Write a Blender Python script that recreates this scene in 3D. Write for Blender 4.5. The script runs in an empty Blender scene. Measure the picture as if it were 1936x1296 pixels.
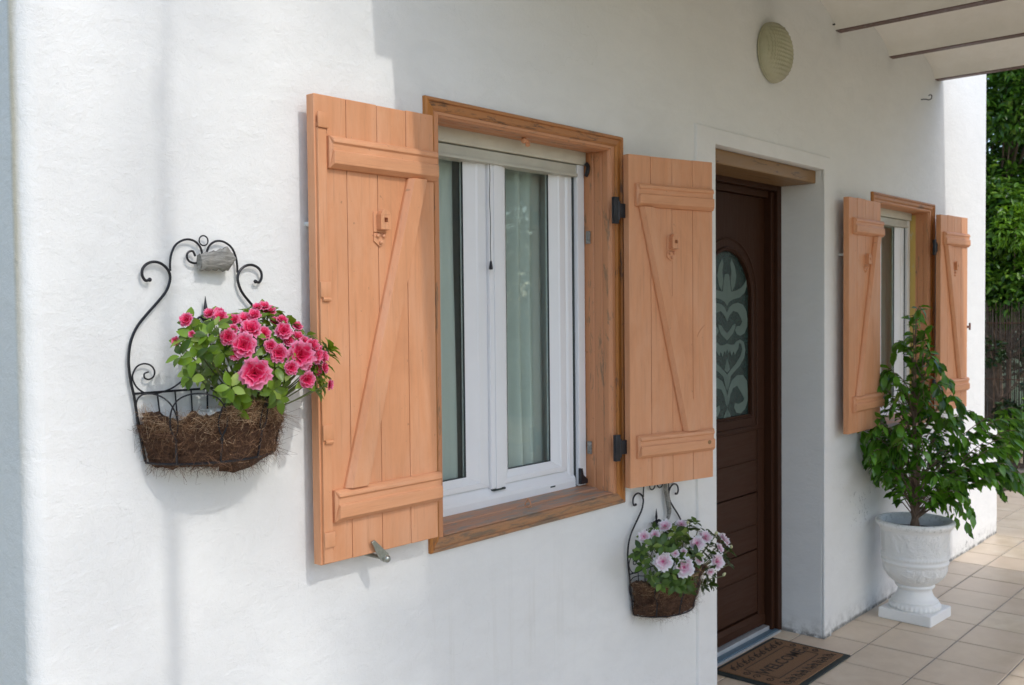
import bpy, bmesh, math, random
from mathutils import Vector, Matrix, Quaternion, noise
from mathutils.geometry import tessellate_polygon
C = bpy.context.scene
COL = C.collection
PI = math.pi
rnd = random.Random(7)

# ------------------------------------------------------------------ camera
YAW, PITCH, ROLL = 0.84755375, 0.03355203, 0.01024968
FPX = 1866.09
CAMP = Vector((0.0, -1.8955, 1.5150))
_f = Vector((math.sin(YAW)*math.cos(PITCH), math.cos(YAW)*math.cos(PITCH), -math.sin(PITCH)))
_r = Vector((math.cos(YAW), -math.sin(YAW), 0)); _d = _f.cross(_r)
_r2 = math.cos(ROLL)*_r + math.sin(ROLL)*_d
_d2 = -math.sin(ROLL)*_r + math.cos(ROLL)*_d
cam = bpy.data.cameras.new('camera'); co = bpy.data.objects.new('camera', cam); COL.objects.link(co)
M = Matrix((( _r2.x, -_d2.x, -_f.x, CAMP.x), (_r2.y, -_d2.y, -_f.y, CAMP.y), (_r2.z, -_d2.z, -_f.z, CAMP.z), (0, 0, 0, 1)))
co.matrix_world = M
cam.sensor_width = 36; cam.sensor_fit = 'HORIZONTAL'; cam.lens = FPX/1936*36
cam.clip_start = 0.05; cam.clip_end = 400
cam.dof.use_dof = True; cam.dof.focus_distance = 2.3; cam.dof.aperture_fstop = 9.0
C.camera = co

# ------------------------------------------------------------------ light
SUN = Vector((0.065, 1.0, -0.95))          # direction the light travels
elev = math.atan2(0.95, 1.0)
w = bpy.data.worlds.new('World'); C.world = w; w.use_nodes = True
nt = w.node_tree
sky = nt.nodes.new('ShaderNodeTexSky'); sky.sky_type = 'NISHITA'; sky.sun_disc = False
sky.sun_elevation = elev; sky.sun_rotation = math.radians(180); sky.air_density = 1.0; sky.dust_density = 1.2; sky.ozone_density = 1.0
bg = nt.nodes['Background']; nt.links.new(sky.outputs[0], bg.inputs[0]); bg.inputs[1].default_value = 0.15
sl = bpy.data.lights.new('sun', 'SUN'); sl.energy = 0.78; sl.angle = math.radians(0.8); sl.color = (1.0, 0.98, 0.95)
so = bpy.data.objects.new('sun', sl); COL.objects.link(so)
so.rotation_euler = SUN.to_track_quat('-Z', 'Y').to_euler(); so.location = (0, -8, 9)
C.view_settings.view_transform = 'Standard'; C.view_settings.look = 'None'
C.view_settings.exposure = 1.04; C.view_settings.gamma = 1.0; C.view_settings.use_curve_mapping = False
C.render.engine = 'CYCLES'
C.cycles.max_bounces = 8; C.cycles.transparent_max_bounces = 12

# ------------------------------------------------------------------ helpers
def W(px, py, Y=0.0):
    """point of the vertical plane y = Y seen at a pixel of the photograph (survey of the facade)"""
    d = _r2*((px-968)/FPX) + _d2*((py-648)/FPX) + _f
    t = (Y-CAMP.y)/d.y
    return CAMP + d*t

def tag(o, label=None, cat=None, group=None, kind=None):
    if label: o['label'] = label
    if cat: o['category'] = cat
    if group: o['group'] = group
    if kind: o['kind'] = kind
    return o

def thing(name, loc, label, cat, group=None, rz=0):
    o = bpy.data.objects.new(name, None); COL.objects.link(o)
    o.location = loc; o.rotation_euler = (0, 0, rz); o.empty_display_size = 0.05
    return tag(o, label, cat, group)

class MB:
    def __init__(s): s.bm = bmesh.new()
    def box(s, x0, x1, y0, y1, z0, z1, bev=0.0):
        vs = [s.bm.verts.new((x, y, z)) for x in (x0, x1) for y in (y0, y1) for z in (z0, z1)]
        fs = [s.bm.faces.new([vs[i] for i in q]) for q in ((0,1,3,2),(4,6,7,5),(0,4,5,1),(2,3,7,6),(0,2,6,4),(1,5,7,3))]
        if bev:
            es = list({e for f in fs for e in f.edges})
            bmesh.ops.bevel(s.bm, geom=es, offset=bev, segments=2, affect='EDGES', profile=0.5)
        return s
    def prism(s, A, B):
        """solid between two polygons with the same number of corners"""
        n = len(A); a = [s.bm.verts.new(p) for p in A]; b = [s.bm.verts.new(p) for p in B]
        s.bm.faces.new(a); s.bm.faces.new(b[::-1])
        for i in range(n):
            j = (i+1) % n; s.bm.faces.new((a[j], a[i], b[i], b[j]))
        return s
    def poly(s, pts):
        s.bm.faces.new([s.bm.verts.new(p) for p in pts]); return s
    def tube(s, pts, r, seg=8, close=False, cap=True, rf=None):
        pts = [Vector(p) for p in pts]; n = len(pts); rings = []
        up = None
        for i, p in enumerate(pts):
            if close: t = pts[(i+1) % n]-pts[i-1]
            else: t = pts[min(i+1, n-1)]-pts[max(i-1, 0)]
            if t.length < 1e-9: t = Vector((0,0,1))
            t.normalize()
            if up is None:
                up = t.orthogonal().normalized()
            else:
                up = (up - t*up.dot(t));
                up = up.normalized() if up.length > 1e-6 else t.orthogonal().normalized()
            bn = t.cross(up)
            rr = rf(i/(n-1)) if rf else r
            rings.append([s.bm.verts.new(p+(up*math.cos(2*PI*k/seg)+bn*math.sin(2*PI*k/seg))*rr) for k in range(seg)])
        m = n if close else n-1
        for i in range(m):
            a, b = rings[i], rings[(i+1) % n]
            for k in range(seg):
                s.bm.faces.new((a[k], a[(k+1) % seg], b[(k+1) % seg], b[k]))
        if cap and not close:
            s.bm.faces.new(rings[0][::-1]); s.bm.faces.new(rings[-1])
        return s
    def lathe(s, prof, cx, cy, seg=48, axis='z', rfun=None, arc=(0, 2*PI)):
        rings = []; full = abs(arc[1]-arc[0]-2*PI) < 1e-6; m = seg if full else seg+1
        for j, (r, z) in enumerate(prof):
            ring = []
            for k in range(m):
                a = arc[0]+(arc[1]-arc[0])*k/seg
                rr = rfun(r, z, a, j) if rfun else r
                if axis == 'z': ring.append(s.bm.verts.new((cx+rr*math.cos(a), cy+rr*math.sin(a), z)))
                else: ring.append(s.bm.verts.new((cx+rr*math.cos(a), z, cy+rr*math.sin(a))))
            rings.append(ring)
        for j in range(len(rings)-1):
            for k in range(m if full else m-1):
                a, b = rings[j], rings[j+1]
                s.bm.faces.new((a[k], a[(k+1) % m], b[(k+1) % m], b[k]))
        return s
    def sphere(s, c, r, seg=10):
        bmesh.ops.create_uvsphere(s.bm, u_segments=seg, v_segments=max(6, seg//2+2), radius=r, matrix=Matrix.Translation(c)); return s
    def mesh(s, name, m, smooth=False, ang=None):
        bmesh.ops.recalc_face_normals(s.bm, faces=s.bm.faces)
        me = bpy.data.meshes.new(name); s.bm.to_mesh(me); s.bm.free()
        if m: me.materials.append(m)
        if smooth:
            me.polygons.foreach_set('use_smooth', [True]*len(me.polygons))
            if ang: me.set_sharp_from_angle(angle=math.radians(ang))
        return me
    def build(s, name, m, parent=None, smooth=False, ang=40, bev=0):
        me = s.mesh(name, m, smooth, ang)
        o = link(name, me, parent)
        if bev:
            md = o.modifiers.new('b', 'BEVEL'); md.width = bev; md.segments = 2; md.limit_method = 'ANGLE'; md.angle_limit = math.radians(35)
        return o

def link(name, me, parent=None, loc=None, mat=None):
    o = bpy.data.objects.new(name, me); COL.objects.link(o)
    if parent is not None:
        o.parent = parent
        if name != 'x': pass
    if loc is not None: o.location = loc
    if mat is not None: o.matrix_local = mat
    return o

def loc_of(t): return Vector(t.location)

def spline(pts, n=8):
    """Catmull-Rom through the points"""
    P = [Vector(p) for p in pts]; out = []
    for i in range(len(P)-1):
        a = P[max(i-1, 0)]; b = P[i]; c = P[i+1]; d = P[min(i+2, len(P)-1)]
        for k in range(n):
            t = k/n
            out.append(0.5*((2*b)+(c-a)*t+(2*a-5*b+4*c-d)*t*t+(3*b-a-3*c+d)*t**3))
    out.append(P[-1]); return out

# ------------------------------------------------------------------ materials
class NT:
    def __init__(s, name):
        s.m = bpy.data.materials.new(name); s.m.use_nodes = True; s.t = s.m.node_tree; s.n = s.t.nodes; s.l = s.t.links
        s.b = s.n['Principled BSDF']; s.out = s.n['Material Output']
    def new(s, ty, **k):
        n = s.n.new(ty)
        for a, b in k.items():
            if a.startswith('i_'): n.inputs[a[2:].replace('_', ' ')].default_value = b
            else: setattr(n, a, b)
        return n
    def coord(s, kind='Object', scale=(1,1,1), rot=(0,0,0), loc=(0,0,0)):
        c = s.new('ShaderNodeTexCoord'); mp = s.new('ShaderNodeMapping')
        mp.inputs['Scale'].default_value = scale; mp.inputs['Rotation'].default_value = rot; mp.inputs['Location'].default_value = loc
        s.l.new(c.outputs[kind], mp.inputs[0]); return mp.outputs[0]
    def noise(s, vec, scale, detail=5, rough=0.6, dist=0.0):
        n = s.new('ShaderNodeTexNoise'); n.inputs['Scale'].default_value = scale; n.inputs['Detail'].default_value = detail
        n.inputs['Roughness'].default_value = rough; n.inputs['Distortion'].default_value = dist
        s.l.new(vec, n.inputs['Vector']); return n.outputs['Fac']
    def ramp(s, fac, stops):
        r = s.new('ShaderNodeValToRGB'); e = r.color_ramp.elements
        while len(e) < len(stops): e.new(0.5)
        for i, (p, c) in enumerate(stops):
            e[i].position = p; e[i].color = (*c, 1) if len(c) == 3 else c
        s.l.new(fac, r.inputs[0]); return r.outputs[0]
    def mix(s, fac, a, b, mode='MIX'):
        m = s.new('ShaderNodeMix', data_type='RGBA', blend_type=mode)
        for i, v in ((0, fac), (6, a), (7, b)):
            if hasattr(v, 'links'): s.l.new(v, m.inputs[i])
            else: m.inputs[i].default_value = (*v, 1) if isinstance(v, tuple) and len(v) == 3 else v
        return m.outputs[2]
    def math(s, op, a, b=0.0, clamp=False):
        m = s.new('ShaderNodeMath', operation=op); m.use_clamp = clamp
        for i, v in ((0, a), (1, b)):
            if hasattr(v, 'links'): s.l.new(v, m.inputs[i])
            else: m.inputs[i].default_value = v
        return m.outputs[0]
    def bump(s, h, strength, dist, prev=None):
        b = s.new('ShaderNodeBump'); b.inputs['Strength'].default_value = strength; b.inputs['Distance'].default_value = dist
        s.l.new(h, b.inputs['Height'])
        if prev is not None: s.l.new(prev, b.inputs['Normal'])
        return b.outputs[0]
    def set(s, **k):
        for a, v in k.items():
            i = s.b.inputs[a.replace('_', ' ')]
            if hasattr(v, 'links'): s.l.new(v, i)
            else: i.default_value = (*v, 1) if isinstance(v, tuple) and len(v) == 3 else v
        return s.m
    def sepxyz(s, vec):
        n = s.new('ShaderNodeSeparateXYZ'); s.l.new(vec, n.inputs[0]); return n.outputs
    def objrand(s):
        return s.new('ShaderNodeObjectInfo').outputs['Random']

def simple(name, col, rough=0.5, metal=0.0, var=0.08, scale=30, bump=0.15, bd=0.0006, spec=0.5):
    t = NT(name); v = t.coord(); n = t.noise(v, scale, 6)
    lo = tuple(c*(1-var) for c in col); hi = tuple(min(1, c*(1+var)) for c in col)
    c = t.ramp(n, [(0.3, lo), (0.7, hi)])
    n2 = t.noise(v, scale*5, 3)
    return t.set(Base_Color=c, Roughness=rough, Metallic=metal, Normal=t.bump(n2, bump, bd), Specular_IOR_Level=spec)

def plaster(name, base=(0.80, 0.795, 0.768), marks=True):
    t = NT(name); v = t.coord('Object'); vs = t.coord('Object', scale=(1, 1, 2.2))
    big = t.noise(v, 1.3, 4, 0.55); mid = t.noise(vs, 7, 6, 0.62, 0.6)
    c = t.ramp(big, [(0.3, tuple(x*0.93 for x in base)), (0.7, base)])
    c = t.mix(t.math('MULTIPLY', t.ramp(mid, [(0.35, (1,1,1)), (0.6, (0,0,0))]), 0.35), c, tuple(x*0.88 for x in base))
    if marks:
        X, Y, Z = t.sepxyz(v)
        def band(a, lo, hi, s):
            u = t.math('DIVIDE', t.math('SUBTRACT', a, lo), s, True); w_ = t.math('DIVIDE', t.math('SUBTRACT', hi, a), s, True)
            return t.math('MULTIPLY', u, w_)
        sp = t.noise(v, 55, 5, 0.7)
        # yellowish drip on the house corner
        wob = t.math('MULTIPLY', t.math('SUBTRACT', t.noise(v, 5, 3), 0.5), 0.01)
        xs = t.math('ADD', Y, wob)
        st = t.math('MULTIPLY', band(xs, 0.012, 0.040, 0.012), band(Z, 1.1, 2.6, 0.6))
        st = t.math('MULTIPLY', st, t.math('LESS_THAN', X, 0.79))
        c = t.mix(t.math('MULTIPLY', st, 0.55), c, (0.50, 0.40, 0.20))
        # rising dirt along the floor
        low = t.math('MULTIPLY', band(Z, -0.1, 0.10, 0.09), t.ramp(t.noise(v, 22, 6, 0.7), [(0.42, (0,0,0)), (0.62, (1,1,1))]))
        c = t.mix(t.math('MULTIPLY', low, 0.55), c, (0.26, 0.25, 0.23))
        foot = t.math('MULTIPLY', band(Z, -0.1, 0.022, 0.012), t.ramp(t.noise(v, 14, 4, 0.7), [(0.40, (0,0,0)), (0.5, (1,1,1))]))
        c = t.mix(t.math('MULTIPLY', foot, 0.8), c, (0.13, 0.125, 0.11))
        # chipped patches
        def chip(x0, x1, z0, z1, th, sc):
            diag = t.math('MULTIPLY', band(X, x0, x1, 0.05), band(Z, z0, z1, 0.03))
            k = t.math('MULTIPLY', diag, t.ramp(t.noise(v, sc, 6, 0.75, 0.8), [(th, (0,0,0)), (th+0.03, (1,1,1))]))
            return k
        for a in ((4.56, 4.84, 0.43, 0.63, 0.585, 34), (4.15, 4.263, 0.03, 0.16, 0.66, 26), (4.40, 4.52, 0.04, 0.17, 0.66, 26), (6.2, 6.7, 0.02, 0.10, 0.60, 20)):
            c = t.mix(t.math('MULTIPLY', chip(*a), 0.85), c, (0.19, 0.19, 0.18))
        # scattered specks and hairlines
        vo = t.new('ShaderNodeTexVoronoi'); vo.inputs['Scale'].default_value = 3.1; vo.inputs['Randomness'].default_value = 1
        t.l.new(v, vo.inputs['Vector'])
        c = t.mix(t.math('MULTIPLY', t.math('LESS_THAN', vo.outputs['Distance'], 0.010), 0.6), c, (0.3, 0.3, 0.28))
    if marks:
        cr = t.new('ShaderNodeTexVoronoi', feature='DISTANCE_TO_EDGE'); cr.inputs['Scale'].default_value = 0.9
        dv_ = t.new('ShaderNodeVectorMath', operation='ADD'); t.l.new(v, dv_.inputs[0]); wn = t.new('ShaderNodeTexNoise'); wn.inputs['Scale'].default_value = 4; wn.inputs['Detail'].default_value = 6; t.l.new(v, wn.inputs[0]); t.l.new(wn.outputs['Color'], dv_.inputs[1])
        t.l.new(dv_.outputs[0], cr.inputs[0])
        hl = t.math('MULTIPLY', t.math('LESS_THAN', cr.outputs['Distance'], 0.0016), t.ramp(t.noise(v, 2.3, 3), [(0.52, (0,0,0)), (0.6, (1,1,1))]))
        c = t.mix(t.math('MULTIPLY', hl, 0.16), c, (0.38, 0.37, 0.34))
        dr = t.noise(t.coord('Object', scale=(26, 26, 1.1)), 1.0, 5, 0.65)
        for (x0, x1, zt) in ((1.80, 2.70, 0.868), (4.82, 5.71, 0.866)):
            k = t.math('MULTIPLY', band(X, x0, x1, 0.05), t.math('MULTIPLY', band(Z, zt-0.55, zt+.01, 0.45), t.ramp(dr, [(0.55, (0,0,0)), (0.75, (1,1,1))])))
            c = t.mix(t.math('MULTIPLY', k, 0.5), c, (0.50, 0.46, 0.38))
    n1 = t.bump(big, 0.5, 0.02)
    n2 = t.bump(mid, 0.55, 0.0055, n1)
    n3 = t.bump(t.noise(v, 40, 6, 0.75, 0.3), 0.7, 0.0042, n2)
    n4 = t.bump(t.noise(v, 260, 3, 0.7), 0.35, 0.0006, n3)
    return t.set(Base_Color=c, Roughness=0.72, Normal=n4, Specular_IOR_Level=0.3)

def painted_wood(name, col, axis='z', wear=0.0, worn=(0.35, 0.2, 0.1), fade=False):
    t = NT(name)
    sc = {'z': (14, 14, 1.2), 'x': (1.2, 14, 14)}[axis]
    v = t.coord('Object', scale=sc); vo = t.coord('Object')
    g = t.noise(v, 6, 6, 0.6, 0.4); b = t.noise(vo, 5, 4)
    c = t.ramp(g, [(0.25, tuple(x*0.87 for x in col)), (0.7, col)])
    c = t.mix(t.math('MULTIPLY', b, 0.35), c, tuple(min(1, x*y) for x, y in zip(col, (1.12, 1.12, 1.2))))
    r = t.objrand(); c = t.mix(t.math('MULTIPLY', r, 0.22), c, tuple(x*y for x, y in zip(col, (0.9, 0.82, 0.75))))
    if wear:
        wn = t.noise(t.coord('Object', scale={'z': (3, 3, .6), 'x': (.5, 3, 3)}[axis]), 14, 8, 0.75, 0.5)
        k = t.ramp(wn, [(0.60-wear*0.16, (0,0,0)), (0.66-wear*0.12, (1,1,1))])
        c = t.mix(k, c, worn)
    if fade:
        f1 = t.noise(t.coord('Object', scale={'z': (3, 3, .8), 'x': (.8, 3, 3)}[axis]), 3.5, 6, 0.7, 0.6)
        c = t.mix(t.math('MULTIPLY', t.ramp(f1, [(0.45, (0,0,0)), (0.75, (1,1,1))]), 0.45), c, (0.72, 0.42, 0.27))
        c = t.mix(t.math('MULTIPLY', t.ramp(f1, [(0.25, (1,1,1)), (0.45, (0,0,0))]), 0.5), c, (0.50, 0.215, 0.10))
        ch = t.noise(vo, 90, 6, 0.75, 1.0)
        c = t.mix(t.math('MULTIPLY', t.ramp(ch, [(0.665, (0,0,0)), (0.69, (1,1,1))]), 0.8), c, (0.30, 0.19, 0.12))
        rg = t.noise(t.coord('Object', scale={'z': (40, 40, 1.5), 'x': (1.5, 40, 40)}[axis]), 3, 5, 0.7)
        c = t.mix(t.math('MULTIPLY', t.ramp(rg, [(0.56, (0,0,0)), (0.70, (1,1,1))]), 0.42), c, (0.42, 0.19, 0.09))
    sp = t.noise(vo, 42, 3, 0.6)
    c = t.mix(t.math('MULTIPLY', t.ramp(sp, [(0.70, (0,0,0)), (0.74, (1,1,1))]), 0.5), c, tuple(x*0.4 for x in col))
    return t.set(Base_Color=c, Roughness=t.ramp(g, [(0.3, (0.42,)*3), (0.7, (0.6,)*3)]), Normal=t.bump(t.noise(v, 30, 4), 0.25, 0.0006, t.bump(g, 0.35, 0.0012)))

M_ = {}
M_['plaster'] = plaster('white_plaster')
M_['band'] = plaster('white_plaster_band', (0.81, 0.80, 0.775))
M_['peach'] = painted_wood('peach_paint', (0.655, 0.30, 0.143), wear=0.0, fade=True)
M_['peachx'] = painted_wood('peach_paint_flat', (0.67, 0.315, 0.155), 'x', fade=True)
M_['trimz'] = painted_wood('varnished_trim', (0.46, 0.175, 0.035), 'z', 0.3, (0.16, 0.07, 0.03))
M_['trimw'] = painted_wood('weathered_trim', (0.40, 0.20, 0.09), 'x', 0.8, (0.20, 0.13, 0.08))
M_['trimx'] = painted_wood('varnished_trim_flat', (0.45, 0.19, 0.065), 'x', 0.38, (0.14, 0.07, 0.035))
M_['casez'] = painted_wood('casing_paint', (0.58, 0.26, 0.12), 'z', 0.25, (0.30, 0.17, 0.09))
M_['casex'] = painted_wood('casing_paint_flat', (0.58, 0.27, 0.13), 'x', 0.3, (0.30, 0.18, 0.10))
M_['ledge'] = painted_wood('weathered_ledge', (0.46, 0.24, 0.14), 'x', 0.75, (0.27, 0.23, 0.19))
M_['yellow'] = painted_wood('yellowed_casing', (0.62, 0.44, 0.12), 'z', 0.2, (0.5, 0.5, 0.42))
M_['lintel'] = painted_wood('lintel_wood', (0.27, 0.15, 0.058), 'x', 0.2, (0.09, 0.05, 0.025))
M_['darkwood'] = painted_wood('dark_door_wood', (0.042, 0.0155, 0.007), 'z')
M_['darkwoodx'] = painted_wood('dark_door_wood_flat', (0.046, 0.0175, 0.008), 'x')
M_['beam'] = painted_wood('beam_brown', (0.12, 0.06, 0.045), 'z', 0.4, (0.2, 0.17, 0.16))
M_['pvc'] = simple('white_pvc', (0.80, 0.81, 0.82), 0.28, var=0.02, scale=6, bump=0.05)
M_['cream'] = simple('cream_board', (0.62, 0.60, 0.50), 0.5, var=0.08, scale=9)
M_['beige'] = simple('beige_roller_box', (0.52, 0.51, 0.43), 0.4, var=0.1, scale=12)
M_['rubber'] = simple('dark_gasket', (0.03, 0.04, 0.04), 0.6)
M_['iron'] = simple('black_iron', (0.018, 0.018, 0.022), 0.42, 0.3, var=0.3, scale=60, bump=0.3)
M_['steel'] = simple('zinc_steel', (0.33, 0.34, 0.30), 0.35, 0.8, var=0.25, scale=40)
M_['rust'] = simple('rusty_iron', (0.16, 0.07, 0.045), 0.7, 0.2, var=0.4, scale=60)
M_['alu'] = simple('aluminium_sill', (0.62, 0.64, 0.66), 0.35, 0.5, var=0.08)
M_['blue'] = simple('blue_grey_strip', (0.10, 0.17, 0.23), 0.4, 0.2)
M_['urn'] = None
M_['soil'] = simple('potting_soil', (0.05, 0.03, 0.02), 0.95, var=0.5, scale=80, bump=1, bd=0.004)
M_['matprint'] = simple('dark_mat_print', (0.055, 0.038, 0.025), 0.9)
M_['matrub'] = simple('black_mat_rubber', (0.022, 0.030, 0.028), 0.75)
M_['plastic'] = simple('white_pot_plastic', (0.70, 0.72, 0.70), 0.35, var=0.03)
M_['bark'] = simple('ficus_bark', (0.17, 0.11, 0.075), 0.85, var=0.3, scale=40, bump=0.6, bd=0.002)
M_['stem'] = simple('green_stem', (0.12, 0.14, 0.05), 0.6)
M_['reed'] = simple('dry_reed', (0.13, 0.095, 0.07), 0.85, var=0.45, scale=20)
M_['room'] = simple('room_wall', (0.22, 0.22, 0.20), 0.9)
M_['bud'] = simple('cream_bud', (0.55, 0.55, 0.30), 0.5)

for k_ in ('darkwood', 'darkwoodx'):
    M_[k_].node_tree.nodes['Principled BSDF'].inputs['Specular IOR Level'].default_value = 0.18
# --- driftwood
t = NT('driftwood'); v = t.coord('Object', scale=(2, 8, 14)); g = t.noise(v, 9, 8, 0.7, 1.0)
M_['drift'] = t.set(Base_Color=t.ramp(g, [(0.3, (0.11, 0.105, 0.09)), (0.65, (0.36, 0.345, 0.31))]), Roughness=0.85, Normal=t.bump(g, 0.9, 0.004))
# --- glass
t = NT('window_glass')
tr = t.new('ShaderNodeBsdfTransparent'); tr.inputs[0].default_value = (0.92, 0.965, 0.94, 1)
gl = t.new('ShaderNodeBsdfGlossy'); gl.inputs['Roughness'].default_value = 0.015; gl.inputs['Color'].default_value = (0.9, 0.95, 0.92, 1)
lw = t.new('ShaderNodeLayerWeight'); lw.inputs[0].default_value = 0.5
ms = t.new('ShaderNodeMixShader'); fa = t.math('ADD', t.math('MULTIPLY', t.math('POWER', lw.outputs['Facing'], 4.0), 0.85), 0.048, True)
nb = t.bump(t.noise(t.coord('Object'), 2.2, 2), 0.25, 0.01); t.l.new(nb, gl.inputs['Normal'])
t.l.new(fa, ms.inputs[0]); t.l.new(tr.outputs[0], ms.inputs[1]); t.l.new(gl.outputs[0], ms.inputs[2]); t.l.new(ms.outputs[0], t.out.inputs[0])
M_['glass'] = t.m
# --- door glass: dark hammered glass and its frosted figure
t = NT('hammered_glass'); v = t.coord('Object'); vn = t.new('ShaderNodeTexVoronoi'); vn.inputs['Scale'].default_value = 150; t.l.new(v, vn.inputs[0])
M_['hammer'] = t.set(Base_Color=t.ramp(vn.outputs['Distance'], [(0.1, (0.05, 0.10, 0.085)), (0.6, (0.012, 0.022, 0.02))]), Roughness=0.18, Normal=t.bump(vn.outputs['Distance'], 0.6, 0.002))
M_['frost'] = simple('frosted_figure', (0.105, 0.15, 0.13), 0.5, var=0.1, scale=14, bump=0.2)
# --- curtain
t = NT('sheer_curtain'); v = t.coord('Object'); n = t.noise(v, 60, 3)
df = t.new('ShaderNodeBsdfDiffuse'); df.inputs[0].default_value = (0.87, 0.88, 0.85, 1)
tl = t.new('ShaderNodeBsdfTranslucent'); tl.inputs[0].default_value = (0.87, 0.88, 0.85, 1)
ms = t.new('ShaderNodeMixShader'); ms.inputs[0].default_value = 0.35
t.l.new(df.outputs[0], ms.inputs[1]); t.l.new(tl.outputs[0], ms.inputs[2]); t.l.new(ms.outputs[0], t.out.inputs[0])
M_['curtain'] = t.m
# --- tiles
def tile_mat():
    t = NT('terracotta_cream_tile'); v = t.coord('Object'); r = t.objrand()
    cm = t.new('ShaderNodeCombineXYZ'); t.l.new(t.math('MULTIPLY', r, 40), cm.inputs[0]); t.l.new(t.math('MULTIPLY', r, 17), cm.inputs[1])
    av = t.new('ShaderNodeVectorMath', operation='ADD'); t.l.new(v, av.inputs[0]); t.l.new(cm.outputs[0], av.inputs[1])
    n = t.noise(av.outputs[0], 9, 6, 0.65, 0.3); n2 = t.noise(av.outputs[0], 3.0, 3)
    c = t.ramp(n, [(0.3, (0.62, 0.49, 0.34)), (0.55, (0.73, 0.60, 0.445)), (0.75, (0.78, 0.68, 0.53))])
    c = t.mix(t.math('MULTIPLY', r, 0.4), c, (0.63, 0.48, 0.37))
    c = t.mix(t.math('MULTIPLY', t.ramp(n2, [(0.4, (0,0,0)), (0.75, (1,1,1))]), 0.35), c, (0.60, 0.46, 0.35))
    d = t.ramp(t.noise(av.outputs[0], 40, 5, 0.7), [(0.62, (0,0,0)), (0.75, (1,1,1))])
    c = t.mix(t.math('MULTIPLY', d, 0.3), c, (0.3, 0.24, 0.18))
    X, Y, Z = t.sepxyz(v)
    ex = t.math('MAXIMUM', t.math('ABSOLUTE', X), t.math('ABSOLUTE', Y)); ed = t.ramp(t.math('ADD', ex, t.math('MULTIPLY', n, 0.02)), [(0.139, (0,0,0)), (0.157, (1,1,1))])
    c = t.mix(t.math('MULTIPLY', ed, 0.35), c, (0.38, 0.30, 0.22))
    return t.set(Base_Color=c, Roughness=t.ramp(n, [(0.3, (0.3,)*3), (0.7, (0.48,)*3)]), Normal=t.bump(n, 0.2, 0.0015))
M_['tile'] = tile_mat()
M_['grout'] = simple('grey_grout', (0.30, 0.27, 0.245), 0.95, var=0.25, scale=20)
M_['paving'] = simple('pale_paving', (0.62, 0.50, 0.33), 0.85, var=0.2, scale=2)
M_['stone'] = simple('planter_stone', (0.22, 0.18, 0.15), 0.9, var=0.3, scale=12, bump=0.6, bd=0.004)
t = NT('grass_ground'); v = t.coord('Object'); n = t.noise(v, 3, 8, 0.7)
M_['lawn'] = t.set(Base_Color=t.ramp(n, [(0.3, (0.05, 0.075, 0.02)), (0.7, (0.13, 0.16, 0.06))]), Roughness=0.95)
# --- coir
t = NT('coconut_fibre'); v = t.coord('Object', scale=(1, 1, 1)); n = t.noise(v, 60, 8, 0.75, 2.5); n2 = t.noise(v, 12, 4)
c = t.ramp(n, [(0.3, (0.025, 0.011, 0.006)), (0.5, (0.085, 0.038, 0.018)), (0.76, (0.26, 0.14, 0.075))])
M_['coir'] = t.set(Base_Color=t.mix(t.math('MULTIPLY', n2, 0.5), c, (0.10, 0.05, 0.03)), Roughness=0.95, Normal=t.bump(n, 1.0, 0.008))
t = NT('coir_strand_sunlit'); r = t.new('ShaderNodeNewGeometry').outputs['Random Per Island']
M_['strand'] = t.set(Base_Color=t.ramp(r, [(0.0, (0.12, 0.05, 0.022)), (0.5, (0.30, 0.16, 0.075)), (1.0, (0.62, 0.44, 0.27))]), Roughness=0.8)  # paler strands: sunlight on the liner's top edge put into the colour
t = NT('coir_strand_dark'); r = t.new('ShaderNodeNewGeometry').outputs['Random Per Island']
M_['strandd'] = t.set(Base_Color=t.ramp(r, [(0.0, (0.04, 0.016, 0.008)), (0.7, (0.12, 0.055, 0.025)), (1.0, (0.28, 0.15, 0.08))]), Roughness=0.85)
# --- mat coir
t = NT('doormat_coir'); v = t.coord('Object'); n = t.noise(v, 220, 4, 0.8); n2 = t.noise(v, 18, 4)
c = t.ramp(n, [(0.3, (0.12, 0.062, 0.028)), (0.7, (0.36, 0.20, 0.10))])
M_['matcoir'] = t.set(Base_Color=t.mix(t.math('MULTIPLY', n2, 0.3), c, (0.2, 0.1, 0.05)), Roughness=0.95, Normal=t.bump(n, 1.0, 0.003))
# --- leaves
def leaf_mat(name, a, b, rough=0.32, trans=0.25, island=False, yellow=None):
    t = NT(name)
    r = t.new('ShaderNodeNewGeometry').outputs['Random Per Island'] if island else t.objrand()
    stops = [(0.0, a), (0.8, b)]
    if yellow: stops.append((1.0, yellow))
    c = t.ramp(r, stops)
    n = t.noise(t.coord('Object'), 40, 3); c = t.mix(t.math('MULTIPLY', n, 0.3), c, tuple(x*0.6 for x in a))
    t.set(Base_Color=c, Roughness=rough, Normal=t.bump(n, 0.2, 0.001))
    tl = t.new('ShaderNodeBsdfTranslucent'); t.l.new(t.mix(0.5, c, (b[0]*1.6, b[1]*1.5, b[2]*0.6)), tl.inputs[0])
    ms = t.new('ShaderNodeMixShader'); ms.inputs[0].default_value = trans
    t.l.new(t.b.outputs[0], ms.inputs[1]); t.l.new(tl.outputs[0], ms.inputs[2]); t.l.new(ms.outputs[0], t.out.inputs[0])
    return t.m
M_['azleaf'] = leaf_mat('azalea_leaf', (0.020, 0.055, 0.006), (0.25, 0.41, 0.032), 0.35, 0.3, yellow=(0.52, 0.64, 0.16))
M_['azleafd'] = leaf_mat('azalea_leaf_dark', (0.014, 0.040, 0.008), (0.10, 0.19, 0.025), 0.4, 0.25, yellow=(0.24, 0.33, 0.07))
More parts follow.
